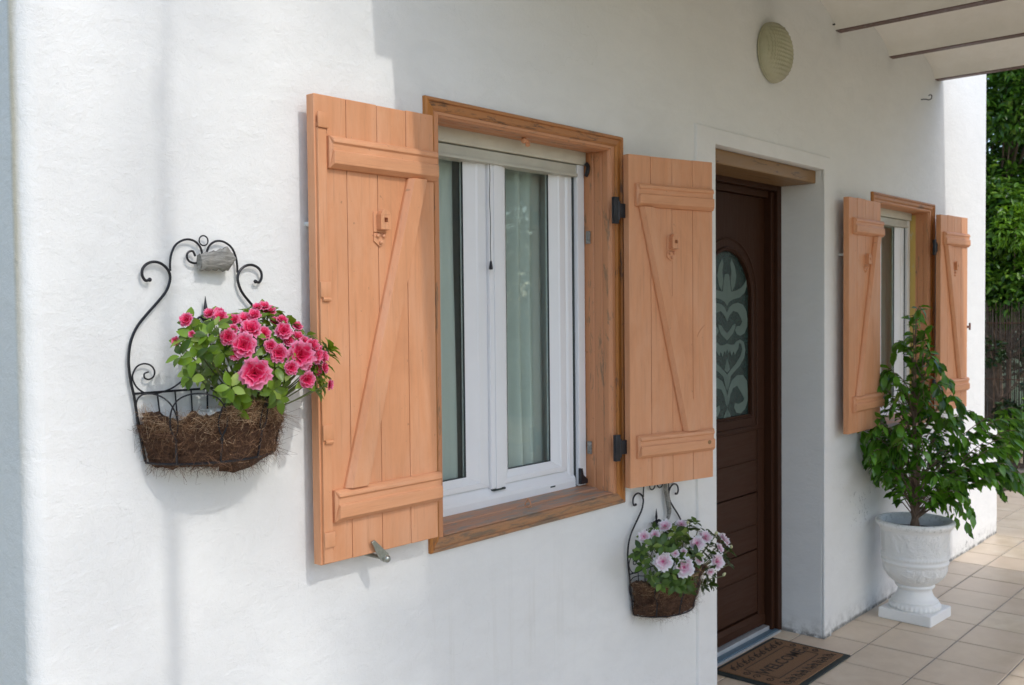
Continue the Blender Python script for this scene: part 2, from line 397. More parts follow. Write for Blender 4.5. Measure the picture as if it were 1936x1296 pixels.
M_['ficleaf'] = leaf_mat('ficus_leaf', (0.014, 0.060, 0.006), (0.14, 0.34, 0.028), 0.25, 0.2)
M_['ficleafi'] = leaf_mat('ficus_leaf_mass', (0.014, 0.060, 0.006), (0.14, 0.34, 0.028), 0.25, 0.2, True)
M_['hedge'] = leaf_mat('laurel_leaf', (0.012, 0.040, 0.006), (0.13, 0.28, 0.028), 0.3, 0.3, True, (0.30, 0.46, 0.06))
M_['fern'] = leaf_mat('bright_leaf', (0.08, 0.18, 0.012), (0.24, 0.44, 0.03), 0.4, 0.35, True)
M_['ivy'] = leaf_mat('dark_leaf', (0.012, 0.03, 0.008), (0.035, 0.07, 0.015), 0.4, 0.2, True)
# --- petals (colour changes from throat to rim: the flower's own colour, stored along the petal)
def petal_mat(name, throat, body, rim):
    t = NT(name); a = t.new('ShaderNodeAttribute'); a.attribute_name = 'rad'
    n = t.noise(t.coord('Object'), 130, 3); f = t.math('ADD', a.outputs['Fac'], t.math('MULTIPLY', t.math('SUBTRACT', n, 0.5), 0.35))
    c = t.ramp(f, [(0.1, throat), (0.62, body), (0.92, rim)])
    t.set(Base_Color=c, Roughness=0.55)
    tl = t.new('ShaderNodeBsdfTranslucent'); t.l.new(c, tl.inputs[0]); ms = t.new('ShaderNodeMixShader'); ms.inputs[0].default_value = 0.3
    t.l.new(t.b.outputs[0], ms.inputs[1]); t.l.new(tl.outputs[0], ms.inputs[2]); t.l.new(ms.outputs[0], t.out.inputs[0])
    return t.m
M_['pink'] = petal_mat('hot_pink_petal', (0.50, 0.008, 0.04), (0.80, 0.030, 0.14), (0.88, 0.30, 0.47))
M_['pale'] = petal_mat('pale_pink_petal', (0.68, 0.12, 0.28), (0.85, 0.66, 0.74), (0.88, 0.87, 0.87))
# --- urn
t = NT('white_urn_plaster'); v = t.coord('Object'); X, Y, Z = t.sepxyz(v)
vo = t.new('ShaderNodeTexVoronoi', feature='SMOOTH_F1'); vo.inputs['Scale'].default_value = 26; t.l.new(t.coord('Object', scale=(1, 1, 0.8)), vo.inputs[0])
wv = t.noise(v, 16, 4, 0.6, 3.0)
band1 = t.math('MULTIPLY', t.math('GREATER_THAN', Z, 0.315), t.math('LESS_THAN', Z, 0.43)); band2 = t.math('MULTIPLY', t.math('GREATER_THAN', Z, 0.185), t.math('LESS_THAN', Z, 0.27))
hb = t.math('MULTIPLY', t.math('ADD', band1, band2), t.ramp(wv, [(0.42, (0,0,0)), (0.58, (1,1,1))]))
dirt = t.ramp(t.noise(v, 50, 6, 0.75), [(0.52, (0,0,0)), (0.7, (1,1,1))])
rimd = t.math('MULTIPLY', dirt, t.math('GREATER_THAN', Z, 0.445))
c = t.mix(t.math('MULTIPLY', rimd, 0.75), (0.82, 0.81, 0.78), (0.34, 0.35, 0.32))
c = t.mix(t.math('MULTIPLY', dirt, 0.13), c, (0.56, 0.55, 0.51))
M_['urn'] = t.set(Base_Color=c, Roughness=0.75, Normal=t.bump(t.noise(v, 140, 4), 0.3, 0.001, t.bump(hb, 0.6, 0.0045)))
# --- lamp glass
t = NT('ribbed_lamp_glass'); v = t.coord('Object'); n = t.noise(v, 9, 3)
M_['lampglass'] = t.set(Base_Color=t.ramp(n, [(0.3, (0.38, 0.365, 0.24)), (0.7, (0.50, 0.48, 0.33))]), Roughness=0.24)

# ------------------------------------------------------------------ SETTING: ground, terrace
o = MB().poly([(-60, -60, -0.05), (80, -60, -0.05), (80, 60, -0.05), (-60, 60, -0.05)]).build('ground', M_['lawn']); tag(o, kind='structure')
o = MB().poly([(-3, -7, -0.012), (13.5, -7, -0.012), (13.5, 1.2, -0.012), (-3, 1.2, -0.012)]).build('path', M_['paving']); tag(o, kind='structure')
terr = MB().box(0.0, 9.9, -5.2, 0.27, -0.05, -0.0035).build('terrace_floor', M_['grout']); tag(terr, kind='structure')
P_ = 0.289
tm = MB().box(-P_/2+0.0034, P_/2-0.0034, -P_/2+0.0034, P_/2-0.0034, -0.008, 0.0, 0.0015).mesh('tile', M_['tile'])
ntile = 0
for i in range(0, 22):
    xc = 4.043-4*P_+P_/2+i*P_
    for j in range(-4, 2):
        yc = -0.186+P_/2+j*P_
        if xc > 9.8: continue
        o = link('tile', tm, terr, loc=(xc, yc, rnd.uniform(-0.0006, 0.0006)))
        o.rotation_euler = (rnd.uniform(-.0015, .0015), rnd.uniform(-.0015, .0015), rnd.choice((0, PI/2, PI, -PI/2))+rnd.uniform(-.003, .003)); ntile += 1
# tiles that the picture hardly shows: one piece
mb = MB()
for i in range(0, 33):
    for j in range(-17, -4):
        xc = 4.043-13*P_+P_/2+i*P_; yc = -0.186+P_/2+j*P_
        mb.box(xc-P_/2+0.0034, xc+P_/2-0.0034, yc-P_/2+0.0034, yc+P_/2-0.0034, -0.008, 0.0)
for i in range(0, 9):
    for j in range(-4, 1):
        xc = 4.043-13*P_+P_/2+i*P_; yc = -0.186+P_/2+j*P_
        mb.box(xc-P_/2+0.0034, xc+P_/2-0.0034, yc-P_/2+0.0034, yc+P_/2-0.0034, -0.008, 0.0)
o = mb.build('tile_field', M_['tile'], terr); tag(o, kind='stuff')

# ------------------------------------------------------------------ house wall
WX0, WX1, WT = 0.775, 6.685, 4.1
w1 = (1.802, 0.868); w2 = (4.818, 0.866); WW, WH = 0.895, 1.209
DX0, DX1, DZ = 3.300, 4.262, 2.125
def rounded_corner(mb, x, y, r, z0, z1, n=8): pass
house = thing('house_wall', (WX0, 0, 0), 'white rough plastered house wall carrying the windows, shutters and door', 'wall')
hv = -loc_of(house)
def hb_(mb, name, m, **k):
    o = mb.build(name, m, house, **k); o.location = hv; return o
bm = bmesh.new()
xs = sorted([WX0+0.035, w1[0]+0.011, w1[0]+WW-0.011, DX0, DX1, w2[0]+0.011, w2[0]+WW-0.011, WX1])
zs = sorted([-0.02, w1[1]+0.011, w1[1]+WH-0.011, DZ, WT])
holes = [(w1[0]+0.011, w1[0]+WW-0.011, w1[1]+0.011, w1[1]+WH-0.011), (w2[0]+0.011, w2[0]+WW-0.011, w1[1]+0.011, w1[1]+WH-0.011), (DX0, DX1, -0.02, DZ)]
vd = {}
def gv(x, z):
    k = (round(x, 4), round(z, 4))
    if k not in vd: vd[k] = bm.verts.new((x, 0, z))
    return vd[k]
for i in range(len(xs)-1):
    for j in range(len(zs)-1):
        cx, cz = (xs[i]+xs[i+1])/2, (zs[j]+zs[j+1])/2
        if any(a < cx < b and c < cz < d for a, b, c, d in holes): continue
        bm.faces.new((gv(xs[i], zs[j]), gv(xs[i+1], zs[j]), gv(xs[i+1], zs[j+1]), gv(xs[i], zs[j+1])))
bd = [e for e in bm.edges if e.is_boundary]
def inhole(e):
    m = (e.verts[0].co+e.verts[1].co)/2
    return any(abs(m.x-a) < 1e-3 and c < m.z < d or abs(m.x-b) < 1e-3 and c < m.z < d or (abs(m.z-c) < 1e-3 or abs(m.z-d) < 1e-3) and a < m.x < b for a, b, c, d in holes)
he = [e for e in bd if inhole(e)]
dooredges = [e for e in he if (e.verts[0].co.x+e.verts[1].co.x)/2 > DX0-0.01 and (e.verts[0].co.x+e.verts[1].co.x)/2 < DX1+0.01]
r = bmesh.ops.extrude_edge_only(bm, edges=he)
for g in r['geom']:
    if isinstance(g, bmesh.types.BMVert): g.co.y = 0.34
bmesh.ops.bevel(bm, geom=dooredges, offset=0.010, segments=3, affect='EDGES', profile=0.5)
# rounded corner and side wall
prev = None; R = 0.035
pl = [(WX0+R, 0.0)] + [(WX0+R-R*math.sin(a), R-R*math.cos(a)) for a in [PI/2*k/7 for k in range(1, 8)]] + [(WX0, 4.5)]
for (xa, ya), (xb, yb) in zip(pl, pl[1:]):
    bm.faces.new([bm.verts.new(p) for p in ((xa, ya, -0.02), (xb, yb, -0.02), (xb, yb, WT), (xa, ya, WT))])
for q in ([(WX1, 0, -.02), (WX1, 4.5, -.02), (WX1, 4.5, WT), (WX1, 0, WT)], [(WX0, 4.5, -.02), (WX1, 4.5, -.02), (WX1, 4.5, WT), (WX0, 4.5, WT)], [(WX0+R, 0, WT), (WX1, 0, WT), (WX1, 4.5, WT), (WX0, 4.5, WT)]):
    bm.faces.new([bm.verts.new(p) for p in q])
bmesh.ops.remove_doubles(bm, verts=bm.verts, dist=0.0003)
mb = MB(); mb.bm.free(); mb.bm = bm
o = hb_(mb, 'plaster_wall', M_['plaster'], smooth=True, ang=50)
md = o.modifiers.new('wn', 'WEIGHTED_NORMAL'); md.keep_sharp = True
# raised plaster band round the doorway (right leg, left leg, head)
mb = MB()
BZ = 2.190
def slab(x0, x1, z0, z1, y=-0.007):
    mb.prism([(x0, 0.0, z0), (x1, 0.0, z0), (x1, 0.0, z1), (x0, 0.0, z1)], [(x0+0.004, y, z0), (x1-0.004, y, z0), (x1-0.004, y, z1-0.004), (x0+0.004, y, z1-0.004)])
mb.prism([(3.162, 0.001, -.01), (DX0, 0.001, -.01), (DX0, 0.001, DZ), (DX1, 0.001, DZ), (DX1, 0.001, -.01), (4.345, 0.001, -.01), (4.338, 0.001, BZ), (3.162, 0.001, BZ)],
         [(3.167, -.010, -.01), (DX0-.001, -.011, -.01), (DX0-.001, -.011, DZ+.001), (DX1+.001, -.011, DZ+.001), (DX1+.001, -.011, -.01), (4.341, -.010, -.01), (4.330, -.009, BZ-.005), (3.167, -.010, BZ-.005)])
hb_(mb, 'door_surround', M_['band'], bev=0.003)
# buttress at the far corner with a sloping top
mb = MB(); mb.prism([(WX1-0.02, 0.006, -.02), (7.0, 0.006, -.02), (7.0, 0.006, 0.69), (WX1-0.02, 0.006, 0.80)], [(WX1-0.02, 0.9, -.02), (7.0, 0.9, -.02), (7.0, 0.9, 0.69), (WX1-0.02, 0.9, 0.80)])
hb_(mb, 'buttress', M_['plaster'], bev=0.012)
# rooms behind the windows (closed boxes)
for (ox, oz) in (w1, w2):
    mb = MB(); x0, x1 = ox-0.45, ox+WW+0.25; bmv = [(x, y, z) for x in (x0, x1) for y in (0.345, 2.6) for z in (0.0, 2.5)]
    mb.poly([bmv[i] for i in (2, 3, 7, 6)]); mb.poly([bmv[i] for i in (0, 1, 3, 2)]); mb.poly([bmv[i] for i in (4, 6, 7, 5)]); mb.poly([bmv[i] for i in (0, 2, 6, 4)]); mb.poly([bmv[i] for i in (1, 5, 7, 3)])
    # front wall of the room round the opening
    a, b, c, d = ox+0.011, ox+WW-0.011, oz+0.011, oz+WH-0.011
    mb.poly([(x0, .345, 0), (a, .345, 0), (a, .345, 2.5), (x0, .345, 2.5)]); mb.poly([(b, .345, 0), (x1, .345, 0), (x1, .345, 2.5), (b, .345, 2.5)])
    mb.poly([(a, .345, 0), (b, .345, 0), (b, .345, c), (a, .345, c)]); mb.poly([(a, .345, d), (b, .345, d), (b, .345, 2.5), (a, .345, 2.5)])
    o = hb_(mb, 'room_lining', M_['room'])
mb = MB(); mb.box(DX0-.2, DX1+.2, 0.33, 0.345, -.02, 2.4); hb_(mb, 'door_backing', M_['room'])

# ------------------------------------------------------------------ porch: brown beams and shallow plaster vaults
porch = thing('porch_roof', (3.7, -2, 2.775), 'porch ceiling of shallow whitewashed vaults between thin brown beams over the door', 'porch')
pv = -loc_of(porch); PY = -3.5
bx = [1.72, 2.392, 3.064, 3.734, 4.405+.027, 5.056+.027, 5.741+.027]
for x in bx:
    o = MB().box(x-.027, x+.027, PY, 0.004, 2.772, 2.90, 0.002).build('beam', M_['beam'], porch); o.location = pv
t = NT('porch_plaster'); v = t.coord('Object'); n = t.noise(v, 4, 6, 0.65)
M_['vault'] = t.set(Base_Color=t.ramp(n, [(0.3, (0.78, 0.76, 0.69)), (0.7, (0.87, 0.85, 0.79))]), Roughness=0.85, Normal=t.bump(t.noise(v, 26, 6, 0.7), 0.6, 0.004, t.bump(n, 0.5, 0.012)))
for a, b in zip(bx, bx[1:]):
    a += .027; b -= .027; A = []; n_ = 16
    for k in range(n_+1):
        s_ = k/n_; xx = a+(b-a)*s_; A.append((xx, 2.776+0.115*(math.sin(PI*s_)**0.62)))
    A += [(b, 2.96), (a, 2.96)]
    o = MB().prism([(x, -.0, z) for x, z in A], [(x, PY, z) for x, z in A]).build('vault', M_['vault'], porch, smooth=True, ang=50); o.location = pv
o = MB().box(1.66, 5.86, PY, -.66, 2.961, 3.06, .01).build('roof_slab', M_['vault'], porch); o.location = pv
o = MB().box(1.60, 5.86, -.659, .0, 2.961, 3.06, .01).build('roof_slab', M_['vault'], porch); o.location = pv
o = MB().box(1.655, 1.69, PY, -.66, 2.775, 2.96, .004).build('edge_board', M_['vault'], porch); o.location = pv
o = MB().box(1.60, 1.69, -.659, 0, 2.775, 2.96, .004).build('edge_board', M_['vault'], porch); o.location = pv
o = MB().box(5.797, 5.86, PY, 0, 2.79, 2.96, .004).build('edge_board', M_['vault'], porch); o.location = pv
o = MB().box(1.655, 5.86, PY-.12, PY, 2.70, 3.06, .01).build('front_girder', M_['vault'], porch); o.location = pv
for x in (1.85, 5.7):
    o = MB().box(x-.09, x+.09, PY-.13, PY+.05, 0, 2.70, .012).build('post', M_['vault'], porch); o.location = pv

# ------------------------------------------------------------------ windows
def sweep(prof, rect, side, ws):
    """mitred frame piece; prof = [(s 0..1, y)], rect = outer rectangle, ws = widths of l, r, b, t"""
    x0, x1, z0, z1 = rect; L, Rr, B, T = ws
    A = []; Bb = []
    for s_, y in prof:
        l, r_, b, tt = x0+L*s_, x1-Rr*s_, z0+B*s_, z1-T*s_
        if side == 'l': A.append((l, y, b)); Bb.append((l, y, tt))
        if side == 'r': A.append((r_, y, b)); Bb.append((r_, y, tt))
        if side == 'b': A.append((l, y, b)); Bb.append((r_, y, b))
        if side == 't': A.append((l, y, tt)); Bb.append((r_, y, tt))
    return A, Bb

def window(ox, oz, label, mirror_sash=False, yellow=False, detail=True):
    t = thing('window', (ox+WW/2, 0, oz), label, 'window', 'windows with wooden casings on the wall')
    off = -loc_of(t)
    def add(mb, name, m, par=t, **k):
        o = mb.build(name, m, par, **k)
        if par is t: o.location = off
        return o
    X = lambda x: ox+(x-1.802)          # surveyed on the near window
    Z = lambda z: oz+(z-0.868)
    rect = (ox, ox+WW, oz, oz+WH)
    tp = [(0, .010), (0, -.010), (.10, -.0145), (.30, -.0145), (.36, -.0085), (.80, -.0085), (.9, -.006), (1, -.004), (1, .010)]
    for sd in 'lrbt':
        A, B = sweep(tp, rect, sd, (.037, .037, .036, .034))
        add(MB().prism(A, B), 'trim_board', M_['trimz'] if sd in 'lr' else (M_['trimw'] if sd == 'b' else M_['trimx']), bev=0.0008)
    r2 = (ox+.012, ox+WW-.012, oz+.012, oz+WH-.012)
    def cp(win): 
        e = win
        return [(0, .0105), (e, .0105), (e, -.003), (.82, -.003), (.86, .0015), (.94, .0035), (.985, .007), (1, .010), (1, .027), (.95, .0285), (.94, .033), (.985, .0345), (.985, .060), (.93, .0615), (.92, .068), (.96, .070), (.96, .088), (.92, .090), (.92, .118), (0, .118)]
    for sd, e in (('l', .52), ('r', .52), ('t', .60)):
        wd = (.051, .051, .03, .037)
        A, B = sweep(cp(e), r2, sd, wd)
        m = M_['casex'] if sd == 't' else (M_['casez'])
        add(MB().prism(A, B), 'casing_board', m, bev=0.0008)
    lp = [(0, .0105), (.84, .0105), (.84, -.003), (.95, -.004), (1, .0), (1.08, .014), (1.04, .017), (1.12, .034), (1.10, .038), (1.20, .058), (1.32, .060), (1.30, .064), (1.46, .119), (0, .119)]
    A, B = sweep(lp, r2, 'b', (.051, .051, .03, .037))
    A = [(ox+.012+ (0.051 if y > -.01 and 0 else 0)+min(1, s_)*.051, y, z) for (s_, _), (x, y, z) in zip(lp, A)]
    B = [(ox+WW-.012-min(1, s_)*.051, y, z) for (s_, _), (x, y, z) in zip(lp, B)]
    add(MB().prism(A, B), 'ledge', M_['ledge'], bev=0.0008)
    if yellow:
        add(MB().box(ox+WW-.012-.0492, ox+WW-.012-.046, .074, .117, Z(.925), Z(2.02), .0008), 'yellowed_strip', M_['yellow'])
    # head boards and roller box
    add(MB().box(X(1.862), X(2.634), .094, .150, Z(1.990), Z(2.034), .003), 'head_board', M_['cream'])
    add(MB().box(X(1.905), X(2.594), .104, .149, Z(1.9585), Z(1.9865), .001).box(X(1.905), X(2.594), .098, .149, Z(1.949), Z(1.9583), .0015), 'roller_box', M_['beige'])
    add(MB().box(X(1.905), X(2.594), .122, .150, Z(1.9867), Z(1.9898)), 'shadow_gap', M_['rubber'])
    # guide rails
    for xa, xb, sl in ((1.866, 1.903, (1.903, 1.911)), (2.597, 2.634, (2.588, 2.597))):
        add(MB().box(X(xa), X(xb), .103, .150, Z(.925), Z(1.989), .002), 'guide_rail', M_['pvc'])
        add(MB().box(X(sl[0])+.0002, X(sl[1])-.0002, .118, .149, Z(.925), Z(1.948)), 'rail_slot', M_['rubber'])
    # pvc frame
    fr = (X(1.9115), X(2.5875), Z(.917), Z(1.990))
    fp = [(0, .150), (0, .120), (.55, .120), (.7, .1225), (1, .132), (1, .150)]
    for sd in 'lrt':
        A, B = sweep(fp, fr, sd, (.036, .036, .060, .03)); add(MB().prism(A, B), 'frame_bar', M_['pvc'], bev=0.001)
    sp = [(0, .150), (0, .113), (.45, .112), (.62, .114), (1, .131), (1, .150)]
    A, B = sweep(sp, fr, 'b', (.036, .036, .060, .03)); A = [(X(1.9105), y, z) for x, y, z in A]; B = [(X(2.5885), y, z) for x, y, z in B]
    add(MB().prism(A, B), 'frame_sill', M_['pvc'], bev=0.0015)
    add(MB().box(X(2.455), X(2.478), .1105, .1125, Z(.938), Z(.9425)), 'drain_slot', M_['rubber'])
    # sashes
    op = [(0, .150), (0, .124), (.08, .1215), (.45, .1215), (.52, .125), (.9, .134), (1, .1355), (1, .150)]
    for rc, ws in (((X(1.936), X(2.176), Z(.9785), Z(1.975)), (.028, .086, .040, .022)), ((X(2.240), X(2.556), Z(.9785), Z(1.975)), (.036, .070, .040, .022))):
        s = MB()
        for sd in 'lrbt':
            A, B = sweep(op, rc, sd, ws); s.prism(A, B)
        so_ = add(s, 'sash', M_['pvc'], bev=0.0012)
        g = MB().box(rc[0]+ws[0]*.97, rc[1]-ws[1]*.97, .1415, .1455, rc[2]+ws[2]*.97, rc[3]-ws[3]*.97).build('glass_pane', M_['glass'], so_)
        q = MB()
        gx0, gx1, gz0, gz1 = rc[0]+ws[0], rc[1]-ws[1], rc[2]+ws[2], rc[3]-ws[3]
        for a in ((gx0, gx0+.003, gz0, gz1), (gx1-.003, gx1, gz0, gz1), (gx0+.003, gx1-.003, gz0, gz0+.003), (gx0+.003, gx1-.003, gz1-.003, gz1)):
            q.box(a[0], a[1], .1365, .1412, a[2], a[3])
        q.build('gasket', M_['rubber'], so_)
    add(MB().box(X(2.1765), X(2.2395), .1135, .149, Z(.972), Z(1.975), .003).box(X(2.196), X(2.218), .110, .1134, Z(.972), Z(1.975), .001), 'mullion', M_['pvc'])
    if detail:
        add(MB().box(X(2.185), X(2.238), .112, .135, Z(.966), Z(.9715)), 'mullion_foot', M_['rubber'])
        # cord
        a = W(926, 310, .098); b = W(929, 497, .098)
        pts = [Vector((a.x+(b.x-a.x)*k/12+0.0022*math.sin(k*1.1)*(1-k/12*.6), .100, a.z+(b.z-a.z)*k/12)) for k in range(13)]
        cd = add(MB().tube(pts, .0011, 5), 'pull_cord', M_['iron'], smooth=True)
        MB().lathe([(0.0008, b.z+.006), (.003, b.z+.004), (.0045, b.z-.006), (.0062, b.z-.016), (.0058, b.z-.020), (.0, b.z-.021)], b.x, .100, 10).build('cord_toggle', M_['iron'], cd, smooth=True)
        # black rail stops
        p = W(1094, 905, .10)
        add(MB().prism([(X(2.590), .090, Z(.985)), (X(2.598), .090, Z(.985)), (X(2.604), .090, Z(.962)), (X(2.626), .090, Z(.945)), (X(2.626), .090, Z(.932)), (X(2.590), .090, Z(.932))],
                       [(X(2.590), .1028, Z(.985)), (X(2.598), .1028, Z(.985)), (X(2.604), .1028, Z(.962)), (X(2.626), .1028, Z(.945)), (X(2.626), .1028, Z(.932)), (X(2.590), .1028, Z(.932))]), 'rail_stop', M_['iron'], bev=.001)
        add(MB().tube(spline([(X(2.622), .088, Z(1.995)), (X(2.628), .082, Z(1.985)), (X(2.622), .080, Z(1.965)), (X(2.626), .088, Z(1.955))], 4), .007, 8), 'rail_stop', M_['iron'], smooth=True)
        # painted knob under the head casing, ring hook on the ledge
        k = W(992, 268, .04)
        add(MB().tube(spline([(k.x, .045, k.z+.015), (k.x, .040, k.z+.004), (k.x+.006, .034, k.z-.004), (k.x+.002, .030, k.z-.012)], 4), .007, 8).sphere((k.x-.006, .038, k.z+.002), .009), 'stay_knob', M_['peachx'], smooth=True)
        k = W(998, 958, .045)
        ring = [(k.x+.011*math.cos(a), .045+.004*math.sin(a*2), k.z+.012+.012*math.sin(a)) for a in [PI*(-.35+1.5*i/12) for i in range(13)]]
        add(MB().tube(ring, .0022, 6).box(k.x-.006, k.x+.008, .035, .052, k.z-.006, k.z+.001, .001), 'ring_hook', M_['casex'], smooth=True)
        # old striker plates on the right reveal
        for zz in (1.76, 1.06):
            add(MB().box(X(2.628), X(2.6345), .078, .094, Z(zz-.03), Z(zz+.012), .001), 'striker_plate', M_['drift'])
    return t

win1 = window(*w1, 'near window with white double sash and pull cord in weathered orange wooden casing')
win2 = window(*w2, 'far window behind the ficus, its right reveal yellowed, between two peach shutters', yellow=True, detail=False)

def curtain(x0, x1, z0, z1, y, folds, amp, label, seed):
    r_ = random.Random(seed); bm = bmesh.new(); nx, nz = folds*10, 14; g = []
    ph = [r_.uniform(-.5, .5) for _ in range(folds+2)]
    for i in range(nx+1):
        u = i/nx; f = u*folds; a = math.sin(2*PI*(f+ph[int(f)]*.12)); a = math.copysign(abs(a)**.7, a)*(.7+.5*math.sin(f*2.3+seed)); col = []
        for j in range(nz+1):
            v_ = j/nz; k = amp*(.55+.45*v_+.25*math.sin(5*v_+i*.13))
            col.append(bm.verts.new((x0+(x1-x0)*u+.006*math.sin(3*v_+f), y+a*k+.008*math.sin(f*1.7+v_*2), z1-(z1-z0)*v_)))
        g.append(col)
    for i in range(nx):
        for j in range(nz): bm.faces.new((g[i][j], g[i+1][j], g[i+1][j+1], g[i][j+1]))
    mb = MB(); mb.bm.free(); mb.bm = bm
    # gathered heading with a rod pocket
    o = mb.build('curtain', M_['curtain'], None, smooth=True, ang=None); tag(o, label, 'curtain')
    return o
curtain(2.26, 2.72, .75, 2.06, .192, 7, .028, 'pale sheer curtain hanging behind the right sash of the near window', 3)
curtain(1.80, 2.108, .75, 2.06, .185, 4, .020, 'pale sheer curtain hanging behind the left sash of the near window', 5)
curtain(2.128, 2.20, .75, 2.06, .185, 1, .010, 'narrow strip of sheer curtain seen past the dark gap in the left sash', 6)
curtain(4.75, 5.75, .75, 2.06, .215, 16, .014, 'pale sheer curtain hanging inside the far window behind the ficus', 8)

# ------------------------------------------------------------------ shutters
SZ0, SZ1, SW = 0.925, 2.013, 0.379
def batten(x0, x1, z0, z1, yb, yf):
    """moulded batten: bevelled ends, ridge and groove along its length"""
    h_ = z1-z0; d = yb-yf
    prof = [(z0, yb), (z0, yb-d*.45), (z0+h_*.14, yf), (z0+h_*.52, yf), (z0+h_*.56, yf+d*.28), (z0+h_*.74, yf+d*.28), (z0+h_*.80, yf+d*.05), (z1-h_*.08, yf+d*.15), (z1, yb-d*.45), (z1, yb)]
    A = [(x0+(.007 if y < yb-d*.5 else 0), y, z) for z, y in prof]; B = [(x1-(.006 if y < yb-d*.5 else 0), y, z) for z, y in prof]
    return MB().prism(A, B)
def shutter(hx, yh, side, ang, label, bolt=False, seed=1):
    """side -1: leaf lies to the left of its hinge; +1 to the right. local x along the leaf, 0 at its left edge"""
    r_ = random.Random(seed)
    x_off = -SW if side < 0 else 0
    t = thing('shutter', (hx, yh, SZ0), label, 'shutter', 'peach wooden shutters folded back on the wall', rz=ang)
    H = SZ1-SZ0; T = .027
    def add(mb, name, m, **k):
        o = mb.build(name, m, t, **k); o.location = (x_off, 0, 0); return o
    n = 4; pw = SW/n
    for i in range(n):
        zt = H+r_.uniform(-.0015, .0015)
        o = MB().box(i*pw+.0007, (i+1)*pw-.0007, -T+r_.uniform(-.0004, .0004), 0, r_.uniform(0, .0015), zt, .0018)
        add(o, 'plank', M_['peach'])
    g0, g1 = (.036, SW+.004) if side < 0 else (.026, SW-.006)
    for z0, z1 in ((.097, .172), (.920, .995)):
        add(batten(g0, g1, z0, z1, -T+.0005, -T-.022), 'batten', M_['peachx'], bev=.0012)
    # brace
    if side < 0: tl, tr, bl, br = .283, .343, .069, .137
    else: tl, tr, bl, br = .040, .098, .232, .300
    yb, yf = -T+.0005, -T-.021; zt, zb = .9195, .1725
    A = [(bl, yb, zb), (br, yb, zb), (br, yb-.010, zb), (br-.007, yf, zb), (bl+.011, yf, zb), (bl, yb-.008, zb)]
    B = [(tl, yb, zt), (tr, yb, zt), (tr, yb-.010, zt), (tr-.007, yf, zt), (tl+.011, yf, zt), (tl, yb-.008, zt)]
    add(MB().prism(A, B), 'brace', M_['peach'], bev=.001)
    # latch keeper
    lx = .193 if side < 0 else .185; lz = .790
    hw = MB()
    hw.box(lx-.021, lx+.019, -T-.004, -T, lz-.010, lz+.040, .0015)
    hw.prism([(lx-.021, -T-.004, lz-.012), (lx+.017, -T-.004, lz-.012), (lx+.017, -T-.004, lz-.032), (lx+.002, -T-.004, lz-.044), (lx-.003, -T-.004, lz-.044), (lx-.021, -T-.004, lz-.032)],
             [(lx-.021, -T, lz-.012), (lx+.017, -T, lz-.012), (lx+.017, -T, lz-.032), (lx+.002, -T, lz-.044), (lx-.003, -T, lz-.044), (lx-.021, -T, lz-.032)])
    # raised box with a hole
    z0, z1 = lz-.004, lz+.042; x0, x1 = lx-.013, lx+.019; yf2 = -T-.022
    for a in ((x0, x0+.011, z0, z1-.010), (x1-.010, x1, z0, z1-.010), (x0+.011, x1-.010, z0, z0+.018), (x0+.011, x1-.010, z0+.029, z1-.010)):
        hw.box(a[0], a[1], yf2, -T-.0042, a[2], a[3])
    hw.prism([(x0, yf2, z1-.010), (x1, yf2, z1-.010), (x1-.005, yf2, z1-.002), (x1-.012, yf2, z1+.002), (x0+.010, yf2, z1+.002), (x0+.004, yf2, z1-.002)],
             [(x0, -T-.0042, z1-.010), (x1, -T-.0042, z1-.010), (x1-.005, -T-.0042, z1-.002), (x1-.012, -T-.0042, z1+.002), (x0+.010, -T-.0042, z1+.002), (x0+.004, -T-.0042, z1-.002)])
    for (dx, dz) in ((-.010, -.018), (.008, -.018), (-.001, -.034)):
        hw.sphere((lx+dx, -T-.006, lz+dz), .0055, 8)
    add(hw, 'latch_keeper', M_['peach'], bev=.0008)
    if bolt:
        add(MB().box(.0055, .0305, -T-.0078, -T-.0002, .006, H-.078, .001), 'bolt_bar', M_['peach'])
        for zz in (1.028, .640, .310, .060):
            z0 = zz-.018
            kp = MB().box(.0045, .034, -T-.0125, -T-.0080, z0, z0+.036, .0015).box(.005, .040, -T-.003, -T-.0002, z0+.002, z0+.012, .001)
            if zz in (.640, .310): kp.tube([(.010, -T-.010, z0-.004), (.032, -T-.010, z0-.005)], .0055, 8)
            kp.tube([(.034, -T-.004, z0-.010), (.034, -T-.004, z0+.002)], .0022, 6)
            add(kp, 'bolt_keeper', M_['peach'], smooth=True)
    # hinges on the back and at the jamb
    for zz in (.135, .905):
        hb2 = MB()
        if side > 0:
            hb2.box(-.031, .012, -.010, -.004, zz-.022, zz+.024, .001).box(-.052, -.030, -.016, -.003, zz-.042, zz+.044, .0015)
            hb2.tube([(-.030, -.012, zz-.030), (-.030, -.012, zz+.03)], .006, 8)
        else:
            hb2.box(SW-.02, SW+.008, .0005, .006, zz-.026, zz+.026, .001).tube([(SW+.007, .000, zz-.03), (SW+.007, .000, zz+.03)], .006, 8)
        add(hb2, 'hinge', M_['iron'], smooth=True)
    return t
s1 = shutter(1.402+SW, -.034, -1, 0, 'near window shutter with long bolt strip and latch, overlapped by hot pink flowers', True, 11)
s2 = shutter(2.660, -.036, 1, -math.radians(14.5), 'shutter between the near window and the brown door, tilted away from the wall', False, 12)
s3 = shutter(4.407+.368, -.040, -1, math.radians(0), 'left shutter of the far window, just right of the doorway', False, 13)
s4 = shutter(5.642, -.040, 1, -math.radians(4.0), 'farthest shutter, beside the bright wall corner and partly behind the ficus', False, 14)
